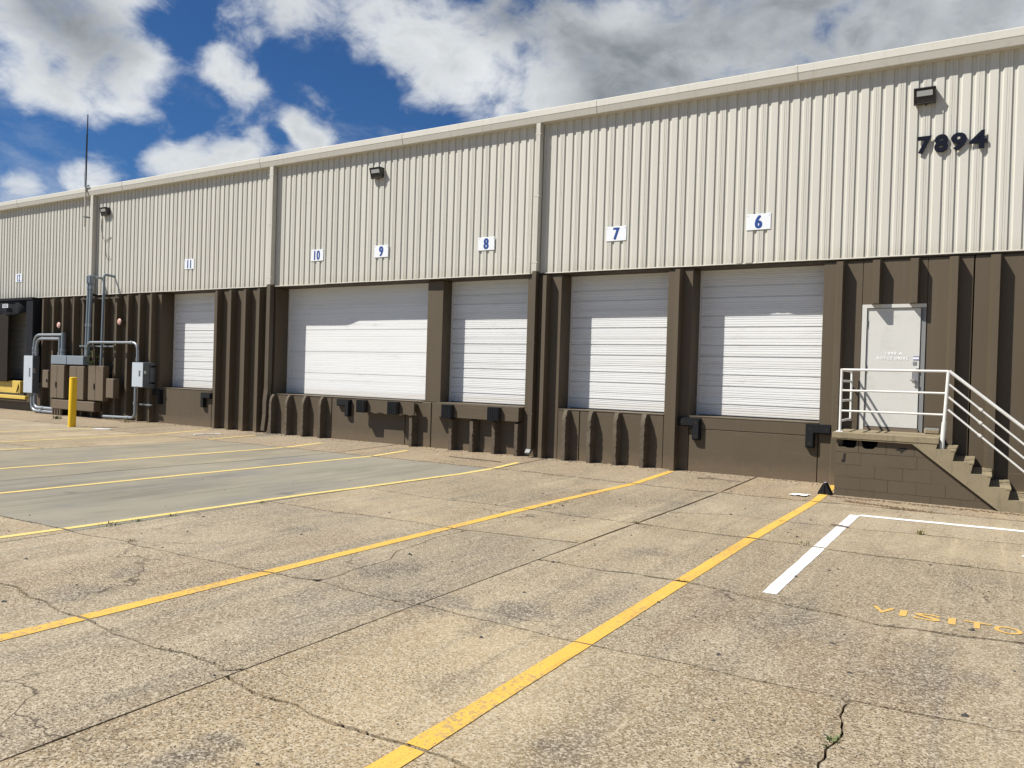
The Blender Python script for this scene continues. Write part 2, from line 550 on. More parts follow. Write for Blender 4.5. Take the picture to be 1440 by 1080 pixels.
M['wall'] = material('brown_painted_concrete', f_wall, 0.62, 0, 0.35)
M['chipped'] = painted('brown_paint_on_broken_concrete', (0.096, 0.075, 0.050), 0.85, 0.2, (0.20, 0.17, 0.13), 0.45, bmp=0.6, fine=35)
M['brown_metal'] = painted('brown_painted_metal', (0.092, 0.071, 0.047), 0.5, 0.1, (0.06, 0.044, 0.028), 0.5, True, 0.1)
M['cabinet'] = painted('tan_enamel', (0.150, 0.113, 0.073), 0.45, 0.06, (0.09, 0.070, 0.046), 0.35, True, 0.05)
M['sill'] = painted('worn_brown_sill', (0.135, 0.108, 0.074), 0.75, 0.2, (0.24, 0.205, 0.15), 0.5, False, 0.3)
M['lintel'] = painted('dark_brown_beam', (0.06, 0.045, 0.028), 0.6, 0.15, bmp=0.1)


def f_siding(n, P, b):
    r = slab_rand(n)
    c = n.mix(n.noise(n.scale(P, (1, 1, 0.4)), 0.8, 4, 0.6), (0.490, 0.476, 0.418), (0.555, 0.541, 0.475))
    st = n.noise(n.scale(P, (14, 14, 0.35)), 1.0, 6, 0.7)
    c = n.mix(n.ss(st, 0.50, 0.80, 0, 0.38), c, (0.40, 0.375, 0.31))
    sm = n.noise(P, 22, 5, 0.7)
    c = n.mix(n.ss(sm, 0.58, 0.75, 0, 0.22), c, (0.45, 0.42, 0.345))
    spots = n.noise(P, 11, 3, 0.6)
    c = n.mix(n.ss(spots, 0.745, 0.775, 0, 0.6), c, (0.24, 0.20, 0.15))
    sepz = n.n('ShaderNodeSeparateXYZ'); n.link(P, sepz.inputs[0])
    lowz = n.math('ADD', sepz.outputs[2], n.math('MULTIPLY', st, -0.5))
    c = n.mix(n.ss(lowz, 3.60, 3.95, 0.45, 0), c, (0.43, 0.39, 0.31))
    c = n.mix(n.math('MULTIPLY', n.math('SUBTRACT', r, 0.5), 0.16), c, (0.95, 0.93, 0.9), 'SOFT_LIGHT')
    return c


M['siding'] = material('cream_siding', f_siding, 0.5, 0, 0.35)
M['cream'] = painted('cream_trim', (0.515, 0.495, 0.430), 0.5, 0.06, (0.36, 0.33, 0.26), 0.5, True, 0.05)
M['gutter'] = painted('cream_gutter', (0.555, 0.535, 0.470), 0.5, 0.05, (0.40, 0.37, 0.30), 0.5, True, 0.05)
M['roof'] = painted('roof_metal', (0.55, 0.54, 0.5), 0.5, 0.06)


def f_door(n, P, b):
    c = n.mix(n.noise(n.scale(P, (0.5, 1, 3)), 1.2, 4, 0.6), (0.66, 0.67, 0.665), (0.74, 0.745, 0.735))
    st = n.noise(n.scale(P, (0.10, 1, 19)), 1.3, 5, 0.62)
    c = n.mix(n.ss(st, 0.48, 0.76, 0, 0.40), c, (0.47, 0.455, 0.425))
    sc = n.noise(n.scale(P, (0.9, 1, 4.5), (4, 0, 2)), 1.5, 6, 0.72)
    c = n.mix(n.ss(sc, 0.56, 0.78, 0, 0.38), c, (0.36, 0.32, 0.28))
    sepz = n.n('ShaderNodeSeparateXYZ'); n.link(P, sepz.inputs[0])
    lowz = n.math('ADD', sepz.outputs[2], n.math('MULTIPLY', st, -0.35))
    c = n.mix(n.ss(lowz, 0.88, 1.15, 0.5, 0), c, (0.50, 0.455, 0.37))
    return c


M['door'] = material('white_door_paint', f_door, 0.45, 0, 0.4)
M['seal'] = painted('black_rubber_seal', (0.012, 0.012, 0.013), 0.8, 0.2)
M['rubber'] = painted('black_rubber', (0.011, 0.012, 0.0135), 0.7, 0.25, (0.035, 0.032, 0.028), 0.5, bmp=0.25, fine=40, spec=0.18)
M['fabric'] = painted('black_vinyl', (0.012, 0.013, 0.016), 0.7, 0.2, (0.025, 0.025, 0.027), 0.4, bmp=0.1, spec=0.15)
M['dark_vinyl'] = painted('dark_brown_vinyl', (0.022, 0.017, 0.012), 0.7, 0.2, bmp=0.1, spec=0.15)
M['galv'] = painted('galvanised_steel', (0.27, 0.295, 0.315), 0.45, 0.15, (0.17, 0.18, 0.185), 0.5, metal=0.45, fine=30, bmp=0.05)
M['box_grey'] = painted('light_grey_enamel', (0.47, 0.52, 0.56), 0.42, 0.06, (0.33, 0.35, 0.36), 0.3, True, 0.03)
M['duct_grey'] = painted('blue_grey_enamel', (0.20, 0.235, 0.265), 0.45, 0.06, (0.14, 0.15, 0.16), 0.3, True, 0.03)
M['duct_dark'] = painted('dark_grey_enamel_side_shade', (0.105, 0.118, 0.128), 0.45, 0.06, (0.08, 0.085, 0.09), 0.3, True, 0.03)  # junction box paint; also the painted side shade of the disconnect bodies
M['pvc'] = painted('dark_grey_pipe', (0.17, 0.205, 0.235), 0.45, 0.1, bmp=0.03)
M['bollard'] = painted('yellow_enamel', (0.80, 0.50, 0.010), 0.45, 0.06, (0.55, 0.33, 0.02), 0.3, True, 0.08)
M['lip'] = painted('faded_yellow_steel', (0.62, 0.44, 0.09), 0.55, 0.1, (0.36, 0.25, 0.10), 0.5, False, 0.08)
M['rail'] = painted('white_rail_paint', (0.66, 0.655, 0.62), 0.45, 0.05, (0.40, 0.34, 0.26), 0.45, False, 0.05)
M['mandoor'] = painted('off_white_door_paint', (0.56, 0.555, 0.515), 0.45, 0.05, (0.38, 0.37, 0.33), 0.35, False, 0.04)
M['frame_grey'] = painted('worn_grey_frame', (0.20, 0.205, 0.20), 0.5, 0.1, (0.12, 0.12, 0.115), 0.4, True, 0.05)
M['steel'] = painted('brushed_steel', (0.42, 0.41, 0.39), 0.35, 0.08, metal=0.8, bmp=0.02)
M['dark_metal'] = painted('dark_bronze', (0.028, 0.026, 0.026), 0.45, 0.15, bmp=0.05)
M['navy'] = painted('navy_enamel', (0.005, 0.007, 0.016), 0.6, 0.15, bmp=0.03, spec=0.12)
M['sign'] = painted('white_sign_plastic', (0.74, 0.76, 0.78), 0.35, 0.03, bmp=0.0)
M['sign_blue'] = painted('blue_sign_print', (0.020, 0.060, 0.235), 0.4, 0.08, bmp=0.0)
M['white_print'] = painted('white_stencil', (0.80, 0.80, 0.78), 0.6, 0.05, bmp=0.0)
M['purple'] = painted('violet_print', (0.21, 0.19, 0.35), 0.5, 0.05, bmp=0.0)
M['dark_print'] = painted('dark_print', (0.05, 0.05, 0.055), 0.5, 0.1, bmp=0.0)
M['bell'] = painted('faded_red_enamel', (0.60, 0.36, 0.31), 0.55, 0.1, bmp=0.03)
M['paper'] = painted('white_paper', (0.74, 0.74, 0.73), 0.7, 0.03, bmp=0.0)
M['wood'] = painted('weathered_wood', (0.16, 0.125, 0.09), 0.85, 0.2, bmp=0.2)
M['void'] = painted('dark_cavity', (0.018, 0.016, 0.014), 0.95, 0.2, bmp=0.0)
M['litter'] = painted('dry_leaf_litter', (0.115, 0.075, 0.042), 0.95, 0.3, bmp=0.2)
M['chip'] = painted('dark_grit', (0.05, 0.045, 0.042), 0.9, 0.3, bmp=0.2)


def f_stair(n, P, b):
    c = n.mix(n.noise(P, 2.4, 6, 0.65), (0.200, 0.165, 0.103), (0.310, 0.258, 0.165))
    c = n.mix(n.ss(n.noise(n.scale(P, (5, 5, 1.2)), 1.4, 6, 0.7), 0.50, 0.75, 0, 0.6), c, (0.115, 0.100, 0.072))
    c = n.mix(n.ss(n.noise(P, 8, 4, 0.7), 0.62, 0.75, 0, 0.5), c, (0.36, 0.33, 0.26))
    fine = n.noise(P, 70, 4, 0.7)
    c = n.mix(n.ss(fine, 0.52, 0.68, 0, 0.45), c, (0.105, 0.09, 0.065))
    bump(n, b, n.math('ADD', fine, n.noise(P, 10, 5, 0.7)), 0.6, 0.008)
    return c


M['stair'] = material('weathered_concrete', f_stair, 0.9, 0, 0.2)


def f_block(n, P, b):
    r = slab_rand(n)
    c = n.mix(n.noise(P, 2.2, 5, 0.6), (0.088, 0.067, 0.043), (0.104, 0.081, 0.053))
    c = n.mix(n.ss(n.noise(n.scale(P, (5, 5, 1)), 1.2, 6, 0.7), 0.55, 0.8, 0, 0.3), c, (0.12, 0.098, 0.069))
    c = n.mix(n.math('MULTIPLY', n.math('SUBTRACT', r, 0.5), 0.12), c, (0.9, 0.9, 0.9), 'SOFT_LIGHT')
    bump(n, b, n.math('ADD', n.noise(P, 55, 4, 0.7), n.noise(P, 140, 3, 0.7)), 0.45, 0.006)
    return c


M['block'] = material('brown_painted_block', f_block, 0.7, 0, 0.3)


def f_lens(n, P, b):
    b.inputs['Roughness'].default_value = 0.15
    return (0.42, 0.43, 0.42)


M['lens'] = material('prismatic_lens', f_lens, 0.15, 0, 0.6)


def f_leaf(n, P, b):
    return n.mix(n.noise(P, 30, 2), (0.045, 0.085, 0.018), (0.10, 0.13, 0.035))


M['leaf'] = material('green_leaf', f_leaf, 0.6, 0, 0.3)
M['drygrass'] = material('dry_grass', lambda n, P, b: n.mix(n.noise(P, 20, 2), (0.11, 0.12, 0.03), (0.24, 0.19, 0.08)), 0.8, 0, 0.2)

# ------------------------------------------------------------------ yard grading
ZF, YB = -0.05, -2.093          # the yard lies 5 cm below the wall foot; the apron ramps up to it


def zg(y):
    return ZF if y < YB else min(0.0, ZF * (-y / -YB)) if y < 0 else 0.0


def og(ax, ay, lift=0.0):
    """survey coordinates (level datum) to the graded yard surface"""
    t = (1.694 - ZF) / 1.694
    y = -14.535 + (ay + 14.535) * t
    if y > YB:
        k = ZF / YB
        t = (1.694 + k * 14.535) / (1.694 + k * (ay + 14.535))
        y = -14.535 + (ay + 14.535) * t
    return Vector((ax * t, y, zg(y) + lift))


# ------------------------------------------------------------------ ground: base sheets and slabs
mb = MB()
mb.poly([(-400, -400, -0.15), (400, -400, -0.15), (400, 400, -0.15), (-400, 400, -0.15)])
ground = mb.build('ground', M['ground'])
tag(ground, kind='structure')
ground['label'] = 'worn concrete truck yard in front of the loading docks'
mb = MB()
mb.poly([(-60, YB, ZF - 0.062), (14, YB, ZF - 0.062), (14, 0.6, -0.062), (-60, 0.6, -0.062)])
mb.poly([(-60, -16.5, ZF - 0.062), (14, -16.5, ZF - 0.062), (14, YB, ZF - 0.062), (-60, YB, ZF - 0.062)])
mb.build('joint_soil', M['joint'], ground)


def jag(pts, amp=0.02, step=0.09, seed=0):
    """a crack: dense irregular polyline through control points"""
    o = []
    for (x0, y0), (x1, y1) in zip(pts, pts[1:]):
        n = max(2, int(math.hypot(x1 - x0, y1 - y0) / step))
        for i in range(n):
            t = i / n
            x, y = x0 + (x1 - x0) * t, y0 + (y1 - y0) * t
            a = mnoise.noise(Vector((x * 2.1, y * 2.1, seed))) * amp * 1.6 + mnoise.noise(Vector((x * 8, y * 8, seed + 9))) * amp * 0.6
            L = math.hypot(x1 - x0, y1 - y0)
            o.append((x - (y1 - y0) / L * a, y + (x1 - x0) / L * a))
    o.append(pts[-1])
    return o


def yat(line, x):
    for (x0, y0), (x1, y1) in zip(line, line[1:]):
        if min(x0, x1) - 1e-9 <= x <= max(x0, x1) + 1e-9:
            if abs(x1 - x0) < 1e-9:
                return y0
            return y0 + (y1 - y0) * (x - x0) / (x1 - x0)
    return line[0][1] if abs(x - line[0][0]) < abs(x - line[-1][0]) else line[-1][1]


JX = [-60 / 1.03, -44, -36, -28.2, -24.1, -20.0, -15.95, -11.88, -7.82, -3.52, 0.85, 5.0, 9.5]
jw = 0.006
S = lambda *p: list(p)
cracks = {
    8: [(0.012, 0.024, S((-7.82, -2.42), (-7.0, -2.38), (-6.1, -2.44), (-5.45, -2.5), (-4.75, -2.5), (-4.0, -2.6), (-3.52, -2.5))),
        (0.005, 0.018, S((-7.82, -5.83), (-6.6, -5.93), (-5.87, -5.86), (-5.0, -5.8), (-4.3, -5.88), (-3.52, -5.81))),
        (0.005, 0.03, S((-7.82, -7.55), (-6.97, -7.58), (-6.1, -7.48), (-5.0, -7.49), (-4.43, -7.38), (-3.52, -7.26))),
        (0.008, 0.03, S((-7.82, -10.07), (-5.45, -10.02), (-4.62, -9.94), (-3.52, -10.0))),
        (0.009, 0.055, S((-7.82, -11.42), (-6.38, -11.44), (-5.08, -11.57), (-4.29, -11.58), (-3.52, -11.54))),
        (0.006, 0.03, S((-7.82, -14.3), (-3.52, -14.2)))],
    9: [(0.010, 0.02, S((-3.52, -2.5), (-2.8, -2.5), (-1.77, -2.4), (-0.98, -2.36), (-0.11, -2.29), (0.85, -2.27))),
        (0.004, 0.022, S((-3.52, -4.80), (-2.75, -4.42), (-2.08, -4.45), (-1.13, -4.37), (-0.3, -4.22), (0.85, -4.12))),
        (0.009, 0.014, S((-3.52, -5.82), (-2.8, -5.85), (-1.83, -5.81), (-0.98, -5.88), (0.14, -5.79), (0.85, -5.8))),
        (0.007, 0.028, S((-3.52, -8.18), (-2.15, -8.1), (-1.52, -8.21), (-0.58, -8.38), (0.27, -8.22), (0.85, -8.2))),
        (0.007, 0.022, S((-3.52, -9.96), (-2.15, -10.0), (-1.78, -9.97), (-0.63, -9.96), (0.21, -9.87), (0.85, -9.8))),
        (0.009, 0.035, S((-3.52, -11.66), (-3.07, -11.73), (-2.2, -11.74), (-1.2, -11.78), (0.85, -11.7))),
        (0.006, 0.03, S((-3.52, -14.1), (0.85, -14.2)))],
    7: [(0.012, 0.02, S((-11.88, -2.5), (-9.5, -2.45), (-7.82, -2.42))), (0.011, 0.022, S((-11.88, -10.12), (-9.19, -10.09), (-7.82, -10.06))), (0.006, 0.03, S((-11.88, -13), (-7.82, -13.1)))],
    6: [(0.011, 0.02, S((-15.95, -2.55), (-11.88, -2.5))), (0.009, 0.02, S((-15.95, -10.2), (-11.88, -10.12))), (0.006, 0.03, S((-15.95, -13), (-11.88, -13.1)))],
    5: [(0.010, 0.03, S((-20.0, -2.70), (-17.93, -2.65), (-15.95, -2.53))), (0.010, 0.03, S((-20.0, -6.25), (-17.4, -6.17), (-15.95, -6.12))), (0.008, 0.03, S((-20.0, -10.1), (-15.95, -10.1)))],
}
for k in (0, 1, 2, 3, 4, 10, 11):
    xl, xr = JX[k], JX[k + 1]
    cracks[k] = [(0.009, 0.03, S((xl, y), (xr, y))) for y in (-2.45, -5.9, -10.0, -13.2)]

def warp(x, y):
    return x + max(0.0, min(3.0, (-x - 2.0) / 5.8)) * gy(y)


def gy(y):
    g = ((-30, 0.0), (-10, 0.0), (-6.8, 0.04), (-5.86, 0.09), (-4.2, 0.20), (-2.45, 0.20), (0.0, 0.0), (9, 0.0))
    for (y0, a), (y1, b) in zip(g, g[1:]):
        if y0 <= y <= y1:
            return a + (b - a) * (y - y0) / (y1 - y0)
    return 0.0


BACK, FRONT = 0.3, -17.2
slabs = []        # (xl, xr, upper line, wu, lower line, wl) for clipping the paint
SMOOTH_COL = (6, 7)


def slab_mesh(poly, mat, name='concrete_slab'):
    pts = [og(warp(x, y), y) for x, y in poly]
    mbs = MB()
    n = len(pts)
    v = [tuple(p) for p in pts] + [(p.x, p.y, p.z - 0.075) for p in pts]
    bmm = bmesh.new()
    top = [bmm.verts.new(p) for p in pts]
    fa = bmm.faces.new(top)
    bmesh.ops.recalc_face_normals(bmm, faces=[fa])
    if fa.normal.z < 0:
        fa.normal_flip()
    bot = [bmm.verts.new((p.x, p.y, p.z - 0.075)) for p in pts]
    for i in range(n):
        j = (i + 1) % n
        bmm.faces.new((top[i], bot[i], bot[j], top[j]))
    bmesh.ops.triangulate(bmm, faces=[fa])
    bmesh.ops.recalc_face_normals(bmm, faces=bmm.faces)
    me = bpy.data.meshes.new(name); bmm.to_mesh(me); bmm.free()
    me.materials.append(mat)
    return link(name, me, ground)


for k in range(len(JX) - 1):
    xl, xr = JX[k], JX[k + 1]
    jl = jr = jw
    rows = [(0.0, [(xl, BACK), (xr, BACK)])] + [(w, jag(p, a, 0.07 if k in (7, 8, 9) else 0.25, k * 13.7)) for w, a, p in [(w * (2.0 if p[0][1] > -9 else 0.85), a, p) for w, a, p in cracks[k]]] + [(0.0, [(xl, FRONT), (xr, FRONT)])]
    for i, ((wu, up), (wl, lo)) in enumerate(zip(rows, rows[1:])):
        slabs.append((xl, xr, up, wu * 1.5, lo, wl * 1.5))
        U = [(min(max(x, xl + jl), xr - jr), y - wu * max(0.3, 1.6 + 1.6 * mnoise.noise(Vector((x * 4, y * 4, 3))) + 0.9 * mnoise.noise(Vector((x * 15, y * 15, 4))))) for x, y in up]
        L = [(min(max(x, xl + jl), xr - jr), y + wl * max(0.3, 1.6 + 1.6 * mnoise.noise(Vector((x * 4, y * 4, 5))) + 0.9 * mnoise.noise(Vector((x * 15, y * 15, 6))))) for x, y in lo]
        mat = M['apron'] if i == 0 else (M['smooth'] if (k in SMOOTH_COL and i == 1) else M['paving'])
        if k == 8 and i == 3:          # slab split by the diagonal crack
            d = jag([(-4.56, -9.94), (-4.60, -9.0), (-4.76, -8.63), (-4.86, -8.0), (-4.80, -7.5)], 0.03, 0.07, 55)
            w = 0.005
            left = [p for p in U if p[0] < -4.812] + [(x - w, y) for x, y in d[::-1]][1:-1] + [p for p in L if p[0] < -4.568][::-1]
            rgt = [p for p in U if p[0] > -4.788][::-1] + [(x + w, y) for x, y in d[::-1]][1:-1] + [p for p in L if p[0] > -4.552]
            slab_mesh(left, mat); slab_mesh(rgt, mat)
        elif k == 9 and i == 5:        # slab split by the lengthwise crack with weeds
            d = jag([(-0.61, -9.97), (-0.63, -10.2), (-0.57, -10.5), (-0.56, -10.83), (-0.60, -11.3), (-0.58, -11.76)], 0.06, 0.035, 77)
            w = 0.006
            left = [p for p in U if p[0] < -0.62] + [(x - w, y) for x, y in d][1:-1] + [p for p in L if p[0] < -0.59][::-1]
            rgt = [p for p in U if p[0] > -0.60][::-1] + [(x + w, y) for x, y in d][1:-1] + [p for p in L if p[0] > -0.57]
            slab_mesh(left, mat); slab_mesh(rgt, mat)
        else:
            side = lambda a, b_: [(a[0] + (b_[0] - a[0]) * t / 8, a[1] + (b_[1] - a[1]) * t / 8) for t in range(1, 8)]
            LL = L[::-1]
            def open_(p, sgn):
                wj = 0.002 + 0.012 * min(1.0, max(0.0, (p[1] + 9.5) / 4.0)) + 0.003 * mnoise.noise(Vector((p[0], p[1] * 3, 2)))
                return (p[0] + sgn * wj, p[1])
            slab_mesh(U + [open_(q, -1) for q in side(U[-1], LL[0])] + LL + [open_(q, 1) for q in side(LL[-1], U[0])], mat)


# ------------------------------------------------------------------ paint on the ground
def line_along(pts, w, mat, label, name='parking_line', only=None):
    """painted stripe following a survey polyline, broken at every crack it crosses"""
    mb = MB()
    ys = []
    (xa, ya), (xb, yb) = pts[0], pts[-1]
    def xat(y):
        for (x0, y0), (x1, y1) in zip(pts, pts[1:]):
            if y0 <= y <= y1:
                return x0 + (x1 - x0) * (y - y0) / (y1 - y0)
        return pts[0][0] if y < pts[0][1] else pts[-1][0]
    for (xl, xr, up, wu, lo, wl) in slabs:
        ym = max(ya, min(yb, (yat(lo, (xl + xr) / 2) + yat(up, (xl + xr) / 2)) / 2))
        xm = xat(ym)
        if only is not None:
            if abs(xl - only) > 0.01:
                continue
        elif not (xl < xm < xr):
            continue
        def corner(side, line, off):
            x = xm + side * w / 2
            y = yat(line, x) + off
            y = max(ya, min(yb, y))
            return y
        n0 = (corner(-1, lo, wl), corner(1, lo, wl)); n1 = (corner(-1, up, -wu), corner(1, up, -wu))
        if n1[0] - n0[0] < 0.03:
            continue
        n = max(3, int((n1[0] - n0[0]) / 0.12))
        prev = None
        for i in range(n + 1):
            t = i / n
            yl = n0[0] + (n1[0] - n0[0]) * t; yr = n0[1] + (n1[1] - n0[1]) * t
            e1 = mnoise.noise(Vector((yl * 3, xm, 1))) * 0.005 + mnoise.noise(Vector((yl * 11, xm, 7))) * 0.003
            e2 = mnoise.noise(Vector((yr * 3, xm, 4))) * 0.005 + mnoise.noise(Vector((yr * 11, xm, 8))) * 0.003
            a = og(xat(yl) - w / 2 + e1, yl, 0.004); b_ = og(xat(yr) + w / 2 + e2, yr, 0.004)
            if prev:
                mb.poly([prev[0], prev[1], b_, a])
            prev = (a, b_)
    o = mb.build(name, mat, ground)
    o['label'] = label
    return o


line_along([(-2.16, -13.5), (-2.15, -6), (-2.09, -2.45), (-2.16, -0.06)], 0.122, M['yellow_line'], 'yellow stall line ending at the rubber wheel chock by the stairs')
line_along([(-5.13, -13.5), (-5.09, -11.5), (-4.99, -5), (-4.88, -2.5), (-5.02, -0.35)], 0.122, M['yellow_line'], 'yellow stall line ending at the rib between doors 6 and 7')
line_along([(-8.09, -11.4), (-7.99, -9.95), (-7.88, -6.8), (-7.78, -5.85), (-7.64, -3.5), (-7.66, -2.45), (-7.85, -1.25)], 0.10, M['yellow_pale'], 'yellow stall line along the edge of the smooth grey slab', only=-11.88)
line_along([(-10.85, -12.9), (-10.64, -6.19), (-10.55, -2.45), (-10.82, -1.0)], 0.10, M['yellow_pale'], 'yellow stall line ending below door 9')
line_along([(-13.35, -12.5), (-13.19, -8.18), (-13.03, -4.33), (-13.0, -2.45), (-13.30, -1.1)], 0.10, M['yellow_pale'], 'yellow stall line ending below the left of door 10')
line_along([(-16.15, -10), (-16.01, -6.82), (-15.52, -2.6), (-15.85, -0.85)], 0.09, M['yellow_pale'], 'faded yellow line ending near the broken downspout')
line_along([(-17.6, -10), (-17.53, -6.1), (-17.45, -2.64), (-18.0, -0.62)], 0.09, M['yellow_pale'], 'faded yellow line ending between door 11 and the downspout')
line_along([(-20.2, -10), (-20.1, -4.86), (-19.95, -2.6)], 0.09, M['yellow_pale'], 'faded yellow line beside the yellow bollard')
line_along([(-1.45, -8.02), (-1.43, -3.34)], 0.115, M['white_line'], 'white line marking the left side of the visitor space')
mb = MB()
n = 30
for i in range(n):
    x0 = -1.372 + (4.4) * i / n; x1 = -1.372 + 4.4 * (i + 1) / n
    f = lambda x: -3.32 + (x + 1.43) * 0.085 + mnoise.noise(Vector((x * 3, 0, 0))) * 0.01
    mb.poly([og(x0, f(x0) - 0.065, 0.0043), og(x1, f(x1) - 0.065, 0.0043), og(x1, f(x1) + 0.065, 0.0043), og(x0, f(x0) + 0.065, 0.0043)])
o = mb.build('parking_line', M['white_line'], ground)
o['label'] = 'white line across the head of the visitor space'

# stencilled word VISITOR on the ground
xs = {'V': (-0.70, -0.54), 'I': (-0.505, -0.455), 'S': (-0.41, -0.23), 'J': (-0.185, -0.135), 'T': (-0.09, 0.085), 'O': (0.10, 0.275), 'R': (0.305, 0.47)}
ytop, ybot = -7.865, -8.045
for ch, (xa, xb) in xs.items():
    g = 'I' if ch == 'J' else ch
    me = textmesh(g, 1.0, 0.015)
    vx = [v.co.x for v in me.vertices]; vz = [v.co.z for v in me.vertices]
    sl = (xb - xa) / (max(vx) - min(vx)); sz = (ytop - ybot) / (max(vz) - min(vz))
    for v in me.vertices:
        ax = (xa + xb) / 2 + v.co.x * sl
        ay = (ytop + ybot) / 2 + v.co.z * sz + 0.0 * ax
        v.co = og(ax, ay - 0.0, 0.004)
    me.materials.append(M['stencil'])
    link('painted_letter', me, ground)

# ------------------------------------------------------------------ the warehouse
bld = thing('warehouse_building', 'long low warehouse with cream ribbed siding over brown concrete loading docks', 'warehouse', None, (0, 0, 0))

RIBP = 0.185


def rib_mesh(x0, z0, z1, rough=False, low=False, bottom=False):
    mb = MB()
    rnd = random.Random(int(x0 * 1000))
    n = 22 if rough else 1
    rows = []
    H = z1 - z0
    for i in range(n + 1):
        t = i / n
        z = z0 + H * t
        p = RIBP
        if low:                       # rounded, knocked-about head
            k = max(0, (t - 0.80) / 0.20)
            p = RIBP * (1 - 0.55 * k ** 2)
        e = rnd.uniform(-0.012, 0.003) if rough else 0
        if rough and rnd.random() < 0.18:
            e -= rnd.uniform(0.005, 0.02)
        e2 = rnd.uniform(-0.006, 0.006) if rough else 0
        rows.append([(x0, 0.0, z), (x0 + 0.05 + e2, -p - e2 * 0.5, z), (x0 + 0.135 + e, -p, z), (x0 + 0.135 + e * 0.5 + 0.006, -p + 0.014 - e * 0.5, z), (x0 + 0.158, 0.0, z)])
    top = rows[-1]
    if not low:
        top[1] = (top[1][0], top[1][1], z1 - 0.03); top[2] = (top[2][0], top[2][1], z1 - 0.03); top[3] = (top[3][0], top[3][1], z1 - 0.027)
    v = [p for r in rows for p in r]
    f = []
    for i in range(n):
        for k in range(4):
            f.append((i * 5 + k, i * 5 + k + 1, i * 5 + 5 + k + 1, i * 5 + 5 + k))
    f.append(tuple(n * 5 + k for k in range(5)))
    f.append((4, 3, 2, 1, 0))
    mb.add(v, f)
    return mb


ZT = 3.86
SILL = 1.035


def wall_panel(x0, x1, z0, z1, ribs=(), y0=0.0, y1=0.45, rough=False, low=False, mat='wall', bev=0.008):
    mb = MB()
    mb.bbox(x0, x1, y0, y1, z0, z1, bev)
    p = mb.build('concrete_panel', M[mat], bld)
    for r in ribs:
        zr0, zr1 = z0, z1
        if isinstance(r, tuple):
            r, zr0, zr1 = r
        rib_mesh(r, zr0, zr1, rough, low).build('rib', M['chipped'] if rough else M['wall'], p)
    return p


ZB = -0.12
# left of door 11
lr = [-27.315, -26.695, -26.115, -25.505, -24.945, -24.37, -23.79, -23.165, -22.575, -21.995, -21.425]
wall_panel(-28.28, -25.80, ZB, ZT, lr[:3])
wall_panel(-25.785, -23.42, ZB, ZT, lr[3:7])
wall_panel(-23.405, -21.08, ZB, ZT, lr[7:])
# between door 11 and door 10
wall_panel(-18.69, -16.465, ZB, ZT, [-18.465, -17.895, -17.305, -16.765])
wall_panel(-16.45, -16.19, ZB, ZT)
# pilaster between doors 9 and 8
wall_panel(-11.23, -10.78, SILL + 0.004, ZT, y0=0.10)
# between doors 8 and 7
wall_panel(-8.47, -8.12, ZB, ZT)
wall_panel(-8.105, -7.65, ZB, ZT, [-8.055])
# between doors 7 and 6
wall_panel(-5.33, -4.83, ZB, ZT, [-5.175])
# right of door 6
wall_panel(-2.485, -1.850, ZB, ZT, [-2.287])
wall_panel(-1.848, -0.872, 3.105, ZT, [-1.712, -1.14])
wall_panel(-0.870, -0.222, ZB, ZT, [-0.572])
wall_panel(-0.205, 2.08, ZB, ZT, [0.0, 0.575, 1.15, 1.72])
wall_panel(2.095, 4.40, ZB, ZT, [2.30, 2.87, 3.45, 4.02])
wall_panel(4.415, 8.0, ZB, ZT, [4.62, 5.2, 5.77, 6.35, 6.92])
wall_panel(-1.848, -0.872, ZB, 0.955)
# aprons below the doors
wall_panel(-21.07, -18.70, ZB, SILL)
wall_panel(-16.19, -14.095, ZB, SILL, [-16.205, -15.615, -15.025, -14.425], rough=True, low=True)
wall_panel(-14.075, -11.725, ZB, SILL)
wall_panel(-11.71, -10.965, ZB, SILL, [(-11.50, ZB, 0.72)], rough=True)
wall_panel(-10.945, -9.62, ZB, SILL, [(-10.365, ZB, 0.72), (-9.795, ZB, 0.72)], rough=True)
wall_panel(-9.605, -8.475, ZB, SILL, [(-9.215, ZB, 0.72), (-8.645, ZB, 0.72)], rough=True)
wall_panel(-7.645, -7.15, ZB, SILL, [-7.505], rough=True, low=True)
wall_panel(-7.135, -5.335, ZB, SILL, [-6.935, -6.365, -5.785], rough=True, low=True)
wall_panel(-4.815, -2.495, ZB, 0.806)
wall_panel(-4.815, -2.495, 0.812, SILL, y0=-0.004)
# door sills and jamb linings
def part(name, mat, fn, parent=None, smooth=False, label=None):
    mb = MB(); fn(mb)
    o = mb.build(name, M[mat], parent if parent is not None else bld, smooth)
    if label: o['label'] = label
    return o

openings = {12: (-31.2, -28.28), 11: (-21.08, -18.69), 10: (-16.19, -11.23), 8: (-10.78, -8.47), 7: (-7.65, -5.33), 6: (-4.83, -2.485)}
# steel beam over the openings, siding hangs in front of it
xb = [-31.5, -24.5, -16.4, -8.28, 0.0, 8.0]
for a, b_ in zip(xb, xb[1:]):
    part('lintel', 'lintel', lambda mb: mb.box(a + 0.004, b_ - 0.004, 0.002, 0.50, 3.868, 4.25))
# dark interior so that no light leaks
part('inner_wall', 'void', lambda mb: mb.box(-45, 8, 0.62, 0.70, -0.1, 7.0))

